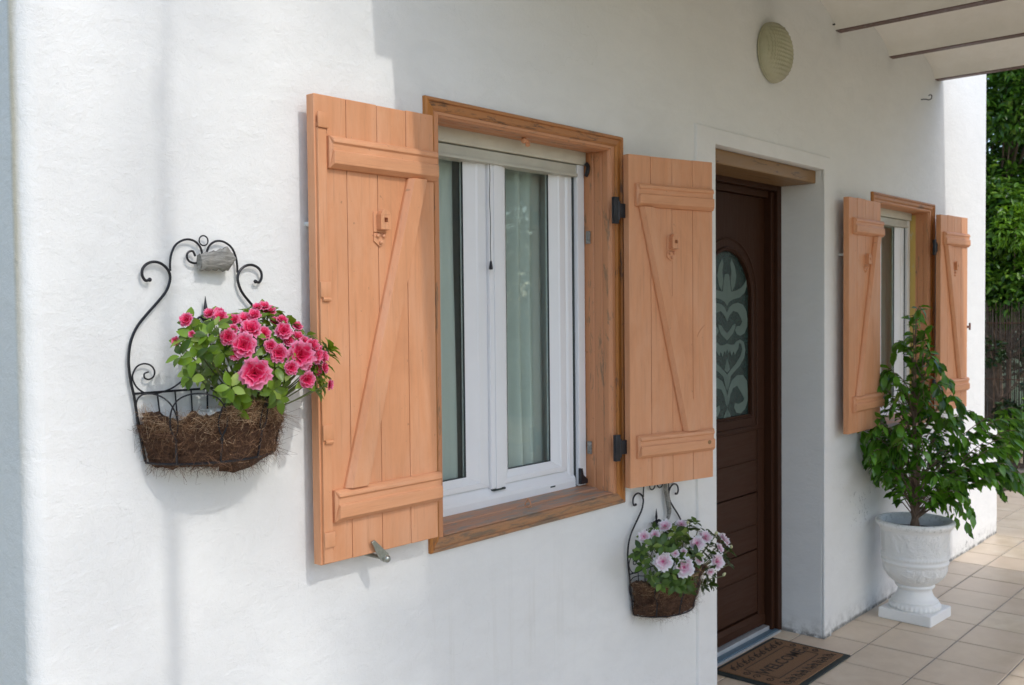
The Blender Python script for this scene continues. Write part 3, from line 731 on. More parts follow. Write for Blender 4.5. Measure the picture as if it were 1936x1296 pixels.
# knot hole and weather scar on the second shutter
o = MB().lathe([(.0, -.0495), (.0072, -.0495), (.0072, -.051), (.0045, -.0515), (.0, -.0502)], .338, .128, 12, axis='y').build('knot', M_['lintel'], s2)
arc = [(.296+.085*(1-math.cos(a)), -.0278, .455+.085*math.sin(a)) for a in [PI*(.05+.42*i/10) for i in range(11)]]
o = MB().tube(arc[2:8], .0011, 5).build('scrape_mark', M_['casez'], s2)
# shutter dog
p = W(728, 1056, -.075)
t = thing('shutter_dog', (p.x, -.0, p.z), 'small metal shutter catch on the wall under the near shutter', 'shutter catch')
p0 = W(700, 1040, 0)
x_, z_ = p.x, p.z
MB().tube([(0, 0, 0), (0, -.082, 0)], .0055, 8).build('pin', M_['steel'], t, smooth=True)
q = MB(); q.prism([(-.040, -.068, .046), (-.030, -.068, .050), (.009, -.068, .010), (.010, -.068, -.004), (.0, -.068, -.010), (-.010, -.068, -.004)], [(-.040, -.074, .046), (-.030, -.074, .050), (.009, -.079, .010), (.010, -.079, -.004), (.0, -.079, -.010), (-.010, -.079, -.004)])
q.sphere((0, -.082, 0), .0095); q.build('flap', M_['steel'], t, smooth=True, bev=.001)
# wall studs beside two shutters, hooks
def stud(px, py, label, Y=-.012, m='plastic', nm='wall_stud', k=1.0):
    p = W(px, py, Y); o = MB().tube([(0, .012, 0), (0, -.01*k, 0)], .006*k, 8).sphere((0, -.012*k, 0), .0085*k).build(nm, M_[m], None, smooth=True)
    o.location = (p.x, Y, p.z); tag(o, label, 'stud'); return o
stud(585, 424, 'white stud on the wall at the left edge of the near shutter')
stud(1591, 482, 'white stud on the wall at the left edge of the far window')
stud(1575, 47, 'tiny dark stud on the wall under the first porch beam', -.002, 'iron', k=.5)
p = W(1752, 187, -.02)
o = MB().tube(spline([(-.03, .02, -.006), (-.012, .0, -.005), (.0, -.012, -.008), (.010, -.022, .0), (.008, -.024, .014), (-.004, -.02, .018), (-.014, -.016, .012)], 4), .0028, 6).build('wall_hook', M_['iron'], None, smooth=True)
o.location = p; tag(o, 'small black curled hook high on the wall beside the last beam', 'hook')
p = W(1831, 618, -.03)
o = MB().box(-.028, .012, -.006, .028, -.008, .006, .001).box(.004, .020, -.008, .0, -.02, .022, .002).build('shutter_hook', M_['rust'], None)
o.location = p; tag(o, 'rusty hook on the wall holding back the farthest shutter at its right edge', 'hook')

# ------------------------------------------------------------------ door
door = thing('front_door', (3.86, .25, 0), 'dark brown front door with arched frosted glass, half hidden by a shutter', 'door')
dv = -loc_of(door)
def dadd(mb, name, m, par=None, **k):
    o = mb.build(name, m, par or door, **k)
    if par is None: o.location = dv
    return o
for x0, x1 in ((3.302, 3.42), (4.222, 4.261)):
    dadd(MB().box(x0, x1, .196, .30, 0, 2.10, .003), 'jamb', M_['darkwood'])
dadd(MB().box(4.196, 4.2215, .214, .30, 0, 2.04, .003), 'jamb', M_['darkwood'])
dadd(MB().box(3.42, 4.2215, .196, .30, 2.045, 2.10, .003), 'head_jamb', M_['darkwoodx'])
dadd(MB().box(3.42, 4.195, .228, .30, 2.015, 2.0445, .003), 'head_jamb', M_['darkwoodx'])
# leaf with an arched hole
GX0, GX1, GZ0, GR, GC = 3.660, 4.060, 1.030, .200, 1.560
gcx = (GX0+GX1)/2; GZT = GC+.20
LX0, LX1, LZ0, LZ1 = 3.424, 4.192, .035, 2.012
def archpts(off, n=20):
    pts = [(GX0-off, GZ0-off), (GX1+off, GZ0-off)]
    pts += [(gcx+(GR+off)*math.cos(a), GC+(GR+off)*math.sin(a)) for a in [PI*i/n for i in range(n+1)]]
    return pts
def ringface(mb, A, B, ya, yb):
    n = len(A); a = [mb.bm.verts.new((x, ya, z)) for x, z in A]; b = [mb.bm.verts.new((x, yb, z)) for x, z in B]
    for i in range(n):
        j = (i+1) % n; mb.bm.faces.new((a[i], a[j], b[j], b[i]))
mb = MB()
AP = archpts(.0)
outer = []
for (x, z) in AP:      # project every hole point radially on the leaf rectangle
    dx, dz = x-gcx, z-1.40
    s_ = min(((LX1-gcx)/dx if dx > 1e-6 else (gcx-LX0)/-dx if dx < -1e-6 else 9e9), ((LZ1-1.40)/dz if dz > 1e-6 else (1.40-.955)/-dz if dz < -1e-6 else 9e9))
    outer.append((gcx+dx*s_, 1.40+dz*s_))
ringface(mb, outer, AP, .2500, .2500); ringface(mb, AP, AP, .2500, .275)
def outq(x0, x1, z0, z1): mb.poly([(x0, .25, z0), (x1, .25, z0), (x1, .25, z1), (x0, .25, z1)])
mb.box(LX0, LX1, .2765, .295, LZ0, LZ1)
# corners of the upper field
cnr = [o_ for o_ in outer]
for i in range(len(outer)):
    a, b = outer[i], outer[(i+1) % len(outer)]
    if abs(a[0]-b[0]) > 1e-4 and abs(a[1]-b[1]) > 1e-4:
        cx_ = a[0] if abs(a[0]-LX0) < 1e-4 or abs(a[0]-LX1) < 1e-4 else b[0]
        cz_ = a[1] if abs(a[1]-LZ1) < 1e-4 or abs(a[1]-.955) < 1e-4 else b[1]
        mb.poly([(a[0], .25, a[1]), (b[0], .25, b[1]), (cx_, .25, cz_)])
dadd(mb, 'leaf', M_['darkwood'])
for x0, x1 in ((LX0, 3.52), (4.128, LX1)):
    dadd(MB().box(x0, x1, .2502, .276, LZ0, .9545, .002), 'stile', M_['darkwood'])
# mouldings round the glass
for off, rr in ((.012, .008), (.055, .0045)):
    pts = [(x, .2485, z) for x, z in archpts(off, 24)]
    dadd(MB().tube(pts, rr, 6, close=True), 'glass_moulding', M_['darkwood'], smooth=True)
gp = MB(); pts = archpts(-.0005, 24); gp.prism([(x, .262, z) for x, z in pts], [(x, .268, z) for x, z in pts])
gpo = dadd(gp, 'glass_panel', M_['hammer'])
# frosted figure, traced for one half and mirrored
cxf = W(1320+178/3.239, 600, .26).x
def fig(poly):
    out = []
    for cx_, cy_ in poly:
        p = W(1320+cx_/3.239, 430+cy_/3.239, .26); out.append((p.x, p.z))
    return out
figs = [
 [(205,195),(225,240),(235,300),(225,360),(208,392),(200,330),(205,270),(198,225)],
 [(178,285),(190,290),(196,330),(203,395),(235,388),(262,372),(285,345),(296,322),(299,360),(285,402),(255,430),(215,442),(192,457),(178,482)],
 [(178,525),(190,492),(215,470),(245,462),(275,475),(295,510),(303,560),(300,610),(285,650),(260,665),(238,655),(228,630),(238,606),(258,604),(271,580),(262,552),(245,522),(215,512),(192,542),(178,578)],
 [(178,650),(195,630),(212,600),(230,592),(228,615),(215,650),(195,675),(178,694)],
 [(178,712),(200,720),(222,718),(235,700),(258,688),(280,703),(291,750),(282,802),(255,850),(225,882),(202,910),(187,985),(178,1002),(178,905),(200,874),(232,836),(260,790),(271,750),(266,718),(252,707),(248,738),(226,782),(217,757),(206,790),(196,755),(188,772),(178,745)],
 [(178,795),(190,845),(195,872),(178,894)],
 [(178,1042),(190,985),(210,935),(240,906),(275,905),(300,940),(315,1000),(310,1060),(290,1110),(262,1140),(235,1135),(221,1105),(227,1078),(250,1082),(275,1068),(284,1050),(262,1008),(240,970),(215,985),(197,1030),(189,1080),(178,1102)],
 [(178,1108),(195,1140),(205,1172),(178,1180)]]
mb = MB()
for pf in figs:
    pp = fig(pf)
    for mir in (False, True):
        q = [((2*cxf-x) if mir else x, z) for x, z in pp]
        q = [(min(GX1-.006, max(GX0+.006, x)), z) for x, z in q]
        P3 = [Vector((x, .2608, z)) for x, z in q]; vs = [mb.bm.verts.new(p) for p in P3]; vb = [mb.bm.verts.new(p+Vector((0, .001, 0))) for p in P3]
        for tri in tessellate_polygon([P3]):
            try: mb.bm.faces.new([vs[i] for i in tri])
            except ValueError: pass
        for i in range(len(vs)):
            j = (i+1) % len(vs); mb.bm.faces.new((vs[i], vs[j], vb[j], vb[i]))
mb.build('frosted_figure', M_['frost'], gpo)
# horizontal boards of the lower field
zz = [.105, .285, .400, .515, .665, .812, .955]
for a, b in zip(zz, zz[1:]):
    dadd(MB().box(3.5205, 4.1275, .254, .2755, a+.003, b-.003, .0025), 'board', M_['darkwoodx'])
for a in (.285, .515, .812, .957):
    dadd(MB().tube([(3.53, .253, a), (4.120, .253, a)], .0045, 6), 'ridge', M_['darkwoodx'], smooth=True)
dadd(MB().prism([(3.4245, .246, .04), (3.4245, .246, .075), (3.4245, .2525, .098), (3.4245, .2755, .098), (3.4245, .2755, .04)], [(4.1915, .246, .04), (4.1915, .246, .075), (4.1915, .2525, .098), (4.1915, .2755, .098), (4.1915, .2755, .04)]), 'bottom_rail', M_['darkwoodx'], bev=.001)
dadd(MB().box(3.302, 4.2215, .228, .268, 0.0, .030, .003), 'threshold', M_['alu'])
dadd(MB().box(3.302, 4.235, .196, .2275, 0.0, .014, .003), 'threshold_step', M_['blue'])
dadd(MB().box(3.302, 4.240, .188, .1955, 0.0, .008, .001), 'threshold_edge', M_['alu'])
# lintel
o = MB().box(3.301, 4.2610, .030, .33, 2.068, 2.1245, .004).build('door_lintel', M_['lintel'], None); tag(o, 'old brown timber lintel set in the wall over the front door', 'lintel')

# ------------------------------------------------------------------ wall lamp
LP = Vector((3.765, 0, 2.552))
lamp = thing('wall_lamp', LP, 'round ribbed glass bulkhead lamp on the wall above the door', 'lamp')
MB().lathe([(0, 0.0), (.116, 0.0), (.1225, -.004), (.1225, -.011), (.119, -.014), (0.10, -.014)], 0, 0, 48, axis='y').build('base_ring', M_['lampglass'], lamp, smooth=True)
mb = MB(); NR, NS = 60, 120; rings = []
for j in range(NR+1):
    u = j/NR; r = .1215*(1-u)+.0002; ring = []
    for k in range(NS):
        a = 2*PI*k/NS; x, z = r*math.cos(a), r*math.sin(a); y = -.0145-.054*(1-(1-u)**3.2)**.62
        f_ = min(1, u*8)
        y -= f_*(.0022*math.cos(2*PI*x/.0135)+.0018*math.cos(2*PI*z/.0165)); ring.append(mb.bm.verts.new((x, y, z)))
    rings.append(ring)
for p_, q_ in zip(rings, rings[1:]):
    for k in range(NS): mb.bm.faces.new((p_[k], p_[(k+1) % NS], q_[(k+1) % NS], q_[k]))
mb.build('glass_cover', M_['lampglass'], lamp, smooth=True, ang=None)
mb = MB().sphere((0, -.03, .0), .03, 16); mb.build('bulb', M_['cream'], lamp, smooth=True)

# ------------------------------------------------------------------ doormat
DM = Vector((3.842, -.010, 0))
dm = thing('doormat', DM, 'brown coir doormat reading WELCOME inside a black rubber border', 'doormat')
MX, MY = .277, .183
MB().box(-MX, MX, -MY, MY, .0005, .0085, .003).build('rubber_base', M_['matrub'], dm)
MB().box(-MX+.026, MX-.026, -MY+.022, MY-.022, .0086, .0135, .0015).build('coir_pad', M_['matcoir'], dm)
mb = MB(); z0, z1 = .0136, .0150
def bar(x0, x1, y0, y1): mb.box(x0, x1, y0, y1, z0, z1)
ix, iy = .185, .078
for s_ in (-1, 1):
    bar(-ix, ix, s_*iy-.0016, s_*iy+.0016); bar(s_*ix-.0016, s_*ix+.0016, -iy+.0017, iy-.0017)
def spiral(cx, cy, r, turns, a0, dirn):
    pts = []
    for i in range(22):
        s_ = i/21; a = a0+dirn*turns*2*PI*s_; rr = r*(1-.85*s_); pts.append((cx+rr*math.cos(a), cy+rr*math.sin(a), .0142))
    mb.tube(pts, .0022, 5)
for s_ in (-1, 1):
    for k in range(-4, 5):
        spiral(k*.050, s_*.118, .021, 1.2, (k % 2)*PI, 1 if k % 2 else -1)
        mb.tube([(k*.050-.02, s_*.118-.02*s_, .0142), (k*.050, s_*.118+.008, .0142), (k*.050+.022, s_*.118+.024*s_, .0142)], .0024, 5)
for s_ in (-1, 1):
    for k in (-1, 0, 1):
        spiral(s_*.218, k*.052, .019, 1.2, 0 if k else PI, s_)
mb.build('scroll_print', M_['matprint'], dm)
cu = bpy.data.curves.new('welcome', 'FONT'); cu.body = 'WELCOME'; cu.size = .075; cu.extrude = .0006; cu.align_x = 'CENTER'; cu.align_y = 'CENTER'; cu.offset = .0006; cu.resolution_u = 3
tmp = bpy.data.objects.new('tmp', cu); COL.objects.link(tmp); bpy.context.view_layer.update()
me = bpy.data.meshes.new_from_object(tmp.evaluated_get(bpy.context.evaluated_depsgraph_get())); bpy.data.objects.remove(tmp)
me.materials.clear(); me.materials.append(M_['matprint'])
o = link('lettering', me, dm, loc=(0, 0, .0143))

# ------------------------------------------------------------------ urn
UP = Vector((4.853, -.207, 0))
urn = thing('urn_planter', UP, 'white moulded urn planter on a square foot beside the door', 'planter', rz=math.radians(-3))
MB().box(-.127, .127, -.127, .127, 0, .052, .006).build('foot_block', M_['urn'], urn)
prof = [(.112, .052), (.118, .058), (.118, .070), (.110, .078), (.104, .082), (.108, .088), (.100, .096), (.090, .104), (.084, .116), (.079, .130), (.077, .142), (.081, .150), (.088, .154), (.092, .162), (.086, .168),
        (.092, .174), (.108, .184), (.122, .198), (.134, .215), (.143, .235), (.147, .255), (.148, .268), (.153, .274), (.155, .282), (.150, .288), (.150, .296), (.156, .302), (.155, .312), (.151, .318),
        (.151, .35), (.153, .39), (.157, .425), (.163, .440), (.172, .450), (.178, .458), (.181, .466), (.179, .474), (.170, .479), (.160, .477), (.150, .468), (.146, .45), (.144, .42)]
def uf(r, z, a, j):
    if .054 < z < .075: return r+.0022*math.sin(a*34)
    if .298 < z < .314: return r+.0016*math.sin(a*60)
    if .32 < z < .43 and r < .16: return r+.0032*max(0, math.sin(a*9+22*z+1.2*math.sin(a*4)))*math.sin((z-.32)/.11*PI)
    if .19 < z < .262: return r+.0034*max(0, math.sin(a*14-30*z))*math.sin((z-.19)/.072*PI)
    if .45 < z < .475: return r+.0012*math.sin(a*52)
    return r
fine = []
for (r0, z0), (r1, z1) in zip(prof, prof[1:]):
    k = 6 if abs(z1-z0) > .02 else 2
    fine += [(r0+(r1-r0)*i/k, z0+(z1-z0)*i/k) for i in range(k)]
fine.append(prof[-1])
MB().lathe(fine, 0, 0, 200, rfun=uf).build('bowl', M_['urn'], urn, smooth=True, ang=None)
MB().lathe([(0, .425), (.05, .428), (.10, .424), (.1445, .421)], 0, 0, 40, rfun=lambda r, z, a, j: r).build('soil', M_['soil'], urn, smooth=True)

# ------------------------------------------------------------------ leaves and plants
def leaf_mesh(name, L, Wd, m, curl=.15, fold=.18, tip=1.0, n=5):
    bm = bmesh.new(); rows = []
    for i in range(n+1):
        s_ = i/n; x = s_*L
        wv_ = Wd/2*(math.sin(PI*min(1, s_**(1/ (1+.6*(tip-1)) if tip > 1 else 1)))**.8) if 0 < s_ < 1 else Wd*.02
        if tip > 1: wv_ = Wd/2*(math.sin(PI*s_**.75)**.9) if 0 < s_ < 1 else Wd*.015
        z = -curl*L*s_*s_+.02*L*math.sin(s_*5)
        rows.append([bm.verts.new((x, -wv_, z+fold*wv_)), bm.verts.new((x, 0, z)), bm.verts.new((x, wv_, z+fold*wv_))])
    for a, b in zip(rows, rows[1:]):
        bm.faces.new((a[0], a[1], b[1], b[0])); bm.faces.new((a[1], a[2], b[2], b[1]))
    me = bpy.data.meshes.new(name); bm.to_mesh(me); bm.free(); me.materials.append(m)
    me.polygons.foreach_set('use_smooth', [True]*len(me.polygons)); return me

def basis(pos, d, n, sc=1.0, roll=0.0):
    d = d.normalized(); s_ = n.cross(d)
    if s_.length < 1e-4: s_ = d.orthogonal()
    s_.normalize(); n2 = d.cross(s_)
    m = Matrix(((d.x, s_.x, n2.x, 0), (d.y, s_.y, n2.y, 0), (d.z, s_.z, n2.z, 0), (0, 0, 0, 1)))
    return Matrix.Translation(pos) @ m @ Matrix.Rotation(roll, 4, 'X') @ Matrix.Scale(sc, 4)

def flower_mesh(name, R0, m, seed, layers=((1.0, 5, .12), (.82, 5, .42), (.55, 4, .85), (.30, 3, 1.25))):
    """ruffled double bloom opening along +z"""
    r_ = random.Random(seed); bm = bmesh.new(); lay = bm.verts.layers.float.new('rad')
    for (rr, n, lift) in layers:
        a0 = r_.uniform(0, 6)
        for k in range(n):
            a = a0+2*PI*k/n+r_.uniform(-.15, .15); L = R0*rr*r_.uniform(.9, 1.1); wd = L*1.15*math.sin(PI/n)*2.1/2; lf_ = lift+r_.uniform(-.12, .12)
            rows = []
            for i in range(5):
                s_ = i/4; row = []
                for j in range(7):
                    q = j/3-1
                    ww = wd*(.22+.78*math.sin(PI*.62*s_))*(1 if s_ < .95 else .86)
                    rad = L*s_*(1-.13*q*q*s_)*(1+.11*math.sin(j*2.7+k*1.3)*s_)*(1+.07*math.sin(j*5.1+k)*s_)
                    up_ = L*(math.sin(lf_)*s_+.16*s_*s_*(1 if lift > .4 else -.6)) + L*.13*s_*math.sin(j*2.4+k+i*.8)+ .10*L*abs(q)*s_
                    x = rad*math.cos(lf_*.8); y = q*ww
                    ca, sa = math.cos(a), math.sin(a)
                    v_ = bm.verts.new((x*ca-y*sa, x*sa+y*ca, up_)); v_[lay] = min(1, s_*(.55+.45*rr)+(.12 if abs(q) > .9 else 0)*s_)
                    row.append(v_)
                rows.append(row)
            for i in range(4):
                for j in range(6): bm.faces.new((rows[i][j], rows[i][j+1], rows[i+1][j+1], rows[i+1][j]))
    me = bpy.data.meshes.new(name); bm.to_mesh(me); bm.free(); me.materials.append(m)
    me.polygons.foreach_set('use_smooth', [True]*len(me.polygons)); return me

def leafmass(mats, L, Wd, mat, name, parent=None, curl=.12):
    verts = []; faces = []
    tmpl = [(0, 0, 0), (.3, -.42, .06), (.3, .42, .06), (.65, -.40, .0), (.65, .40, .0), (1, 0, -curl-.1), (.5, 0, -.04)]
    fc = [(0, 1, 6), (0, 6, 2), (1, 3, 6), (6, 4, 2), (3, 5, 6), (6, 5, 4)]
    for m_ in mats:
        b = len(verts)
        for x, y, z in tmpl: verts.append(m_ @ Vector((x*L, y*Wd, z*L)))
        for f in fc: faces.append(tuple(b+i for i in f))
    me = bpy.data.meshes.new(name); me.from_pydata(verts, [], faces); me.materials.append(mat)
    me.polygons.foreach_set('use_smooth', [True]*len(me.polygons)); me.update()
    return link(name, me, parent)

def azalea(root_xyz, label, flowers, buds, region, ydep, lm, fm, seed, nros, leafL, grp):
    """bushy azalea: stems from the pot, rosettes of leaves, blooms where the photograph shows them"""
    r_ = random.Random(seed); root = Vector(root_xyz)
    t = thing('azalea_plant', root, label, 'plant', grp)
    x0, x1, y0, y1 = region
    cen = W((x0+x1)/2, (y0+y1)/2, ydep); cs = []
    stems = MB()
    def stem(tip, rr=.0016):
        mid = root.lerp(tip, .5)+Vector((0, 0, -.01))
        stems.tube([p-root for p in spline([root, mid, tip], 3)], rr, 4)
    view = (CAMP-cen).normalized()
    leaves = 0; mats = []
    def rosette(P, d, n, k=1.0):
        nonlocal leaves
        d = d.normalized(); a0 = r_.uniform(0, 6); e1 = d.orthogonal().normalized(); e2 = d.cross(e1)
        for i in range(n):
            a = a0+2*PI*i/n+r_.uniform(-.2, .2); out = (e1*math.cos(a)+e2*math.sin(a))
            dd = out*1.0+d*r_.uniform(.15, .8)+Vector((0, 0, -.1)); nn = d-out*.3
            mats.append(basis(P-root+out*.003, dd, nn, k*1.02*r_.uniform(.7, 1.2), r_.uniform(-.3, .3)))
    for (fx, fy, fr_, dy, tx, tz) in flowers:
        P = W(fx, fy, ydep+dy-.012)
        out = (P-cen); d = view*1.1+Vector((tx, 0, tz))+out*3
        mpp = (P-CAMP).dot(_f)/FPX
        sc = fr_*mpp/.030
        bp = P-d.normalized()*.010
        o = link('flower', fm[r_.randrange(len(fm))], t, mat=basis(bp-root, Vector((0, 0, 1)).cross(d)+Vector((0, 0, .01)), d, sc, 0))
        stem(bp-d.normalized()*.006); rosette(bp-d.normalized()*.014, d, 4, .9)
    for (fx, fy, dy) in buds:
        P = W(fx, fy, ydep+dy); b = MB().lathe([(0, -.009), (.004, -.006), (.0058, 0), (.0045, .006), (0, .010)], 0, 0, 8)
        o = b.build('bud', M_['bud'], t, smooth=True); o.location = P-root; o.rotation_euler = (r_.uniform(.2, 1), r_.uniform(-.5, .5), 0); stem(P-Vector((0, 0, .006)))
    k = 0
    while k < nros:
        u, v_ = r_.uniform(-1, 1), r_.uniform(-1, 1)
        if u*u+v_*v_ > 1: continue
        px = (x0+x1)/2+(x1-x0)/2*u; py = (y0+y1)/2+(y1-y0)/2*v_
        # ragged underside: thinner at the lower left
        if v_ > .35 and u < -.3 and r_.random() < .6: continue
        s_ = math.sqrt(max(0, 1-u*u-v_*v_)); dp = r_.uniform(-.9, 1.0)*s_*.085
        cl = [(math.hypot(px-a, py-b)/c_, dy_) for a, b, c_, dy_, _, _ in flowers if c_ > 7]
        near = min(cl)
        if near[0] < 1.05: dp = min(dp, -near[1]-.045)
        elif near[0] < 1.5: dp = min(dp, -near[1]-.012)
        P = W(px, py, ydep-dp); out = (P-cen).normalized()
        d = out*.9+Vector((0, 0, .6))+view*.45
        rosette(P, d, r_.choice((5, 6, 6)), 1.0); 
        if k % 2 == 0: stem(P)
        k += 1
    mats.sort(key=lambda m_: -(m_.translation+root-cen).dot(view))
    for m_ in mats[:300]: link('leaf', lm[r_.randrange(len(lm))], t, mat=m_)
    o = leafmass(mats[300:], .030, .0165, lm[0].materials[0], 'inner_leaves', t); tag(o, kind='stuff')
    o = stems.build('stems', M_['stem'], t, smooth=True)
    return t

lmA = [leaf_mesh('leaf', .029, .0165, M_['azleaf'], .12+.1*i, .25) for i in range(3)]
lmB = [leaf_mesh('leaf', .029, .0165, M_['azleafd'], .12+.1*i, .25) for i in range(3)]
fmA = [flower_mesh('flower', .030, M_['pink'], i) for i in range(4)]
fmB = [flower_mesh('flower', .030, M_['pale'], i+9, ((1.0, 5, .10), (.74, 5, .42), (.42, 4, .9))) for i in range(4)]

# ------------------------------------------------------------------ hanging wall baskets
CXB = 1.147; ZR, ZB = 1.353, 1.211; YB = -.012
def bkc(pts, n=4):
    out = []
    for cx_, cy_ in pts:
        p = W(220+cx_/4.05, 430+cy_/4.05, YB); out.append(Vector((p.x-CXB, YB, p.z-ZR)))
    return spline(out, n)
AT, BT, AB, BB = .166, .150, .143, .118
def surf(th, z):
    """front of the basket: th 0..1 from left to right, z relative to the rail"""
    s_ = min(1, max(0, -z/(ZR-ZB))); a = AT+(AB-AT)*s_; b = BT+(BB-BT)*s_
    return Vector((-a*math.cos(PI*th), YB-b*math.sin(PI*th), z))
def make_basket(label):
    t = thing('wall_basket', (CXB, 0, ZR), label, 'wall basket', 'scrolled black iron flower baskets on the wall')
    def mir(pts): return [Vector((-p.x, p.y, p.z)) for p in pts]
    def add(mb, name, m=M_['iron'], **k): return mb.build(name, m, t, smooth=True, **k)
    rc = W(384.9, 455.4, YB); 
    add(MB().tube([(rc.x-CXB+.0105*math.cos(a), YB, rc.z-ZR+.0105*math.sin(a)) for a in [2*PI*i/20 for i in range(20)]], .0016, 6, close=True), 'top_ring')
    S1 = bkc([(413,335),(411,280),(420,210),(450,140),(500,103),(550,93),(600,108),(640,150),(656,205),(640,255),(600,276),(555,258),(540,220),(553,190),(585,184),(604,222)])
    S2 = bkc([(255,402),(222,408),(198,370),(200,320),(235,280),(290,265),(345,280),(390,320),(411,370),(405,430),(375,500),(310,580),(230,670),(160,760),(115,860),(97,960),(95,1060),(110,1180),(135,1290)])
    p_ = W(275, 873, YB); S2 = S2 + spline([S2[-1], Vector(((S2[-1].x+p_.x-CXB)/2-.001, YB, (S2[-1].z+p_.z-ZR)/2)), Vector((p_.x-CXB, YB, p_.z-ZR))], 4)[1:]
    S3 = bkc([(247,1108),(215,1122),(218,1155),(250,1165),(285,1143),(292,1100),(265,1060),(210,1045),(155,1070),(125,1130),(130,1180),(165,1235),(230,1272),(320,1270),(430,1230),(510,1170),(570,1110),(618,1030),(650,930),(662,830),(652,760),(625,715),(588,694)])
    for S, nm, rr in ((S1, 'top_scroll', .0024), (S2, 'side_scroll', .0030), (S3, 'inner_scroll', .0018)):
        for q in (S, mir(S)):
            mb = MB().tube(q, rr, 7)
            if nm == 'side_scroll': mb.sphere(q[0], .0045, 8)
            add(mb, nm)
    sp = W(384, 560, YB); zt = sp.z-ZR
    add(MB().tube([(0, YB, -.14), (0, YB, zt-.03)], .0020, 6), 'centre_bar')
    q = MB()
    q.lathe([(.0004, zt), (.0038, zt-.022), (.0045, zt-.030), (.0028, zt-.040), (.006, zt-.044), (.002, zt-.050)], 0, YB, 8)
    for s_ in (-1, 1): q.tube(spline([(0, YB, zt-.055), (s_*.012, YB, zt-.045), (s_*.020, YB, zt-.050), (s_*.019, YB, zt-.058)], 4), .003, 6, rf=lambda u: .0038*(1-.6*u))
    q.tube(spline([(0, YB, zt-.046), (.0, YB-.012, zt-.038), (.0, YB-.018, zt-.046)], 4), .003, 6); q.box(-.016, .016, YB-.004, YB+.003, zt-.062, zt-.057, .001)
    add(q, 'spear_finial')
    add(MB().tube([(-AT, YB, 0), (AT, YB, 0)], .0024, 7), 'back_rail')
    for u in (-.115, -.075, -.038, .038, .075, .115):
        add(MB().tube([(u, YB, 0), (u*.86, YB, ZB-ZR)], .0017, 6), 'back_bar')
    for i in range(5):
        thm = (i+.5)/5; prof = [(-.10, -.096), (-.128, -.066), (-.118, -.034), (-.088, -.012), (-.045, -.001), (0, .002)]
        pts = [surf(thm+a*.93, z) for a, z in prof]+[surf(thm-a*.93, z) for a, z in prof[-2::-1]]
        add(MB().tube(spline([p+Vector((0, -.006*math.sin(PI*thm), 0)) for p in pts], 3), .0017, 6), 'arch_hoop')
    for i in range(1, 5):
        th = i/5; add(MB().tube([surf(th, -.094)+Vector((0, -.006, 0)), surf(th, ZB-ZR)+Vector((0, -.004, 0))], .0024, 6), 'front_bar')
    add(MB().tube([surf(k/24, ZB-ZR)+Vector((0, -.004*math.sin(PI*k/24), 0)) for k in range(25)], .0026, 6), 'bottom_hoop')
    return t
def copy_tree(o, parent=None):
    c = o.copy(); COL.objects.link(c); c.parent = parent
    for ch in list(o.children): copy_tree(ch, c)
    return c
bk1 = make_basket('black scrolled wall basket with coconut lining left of the near shutter')
bk2 = copy_tree(bk1); bk2.location = (CXB+1.735, 0, ZR-.731); bk2['label'] = 'black scrolled wall basket hanging low under the second shutter'

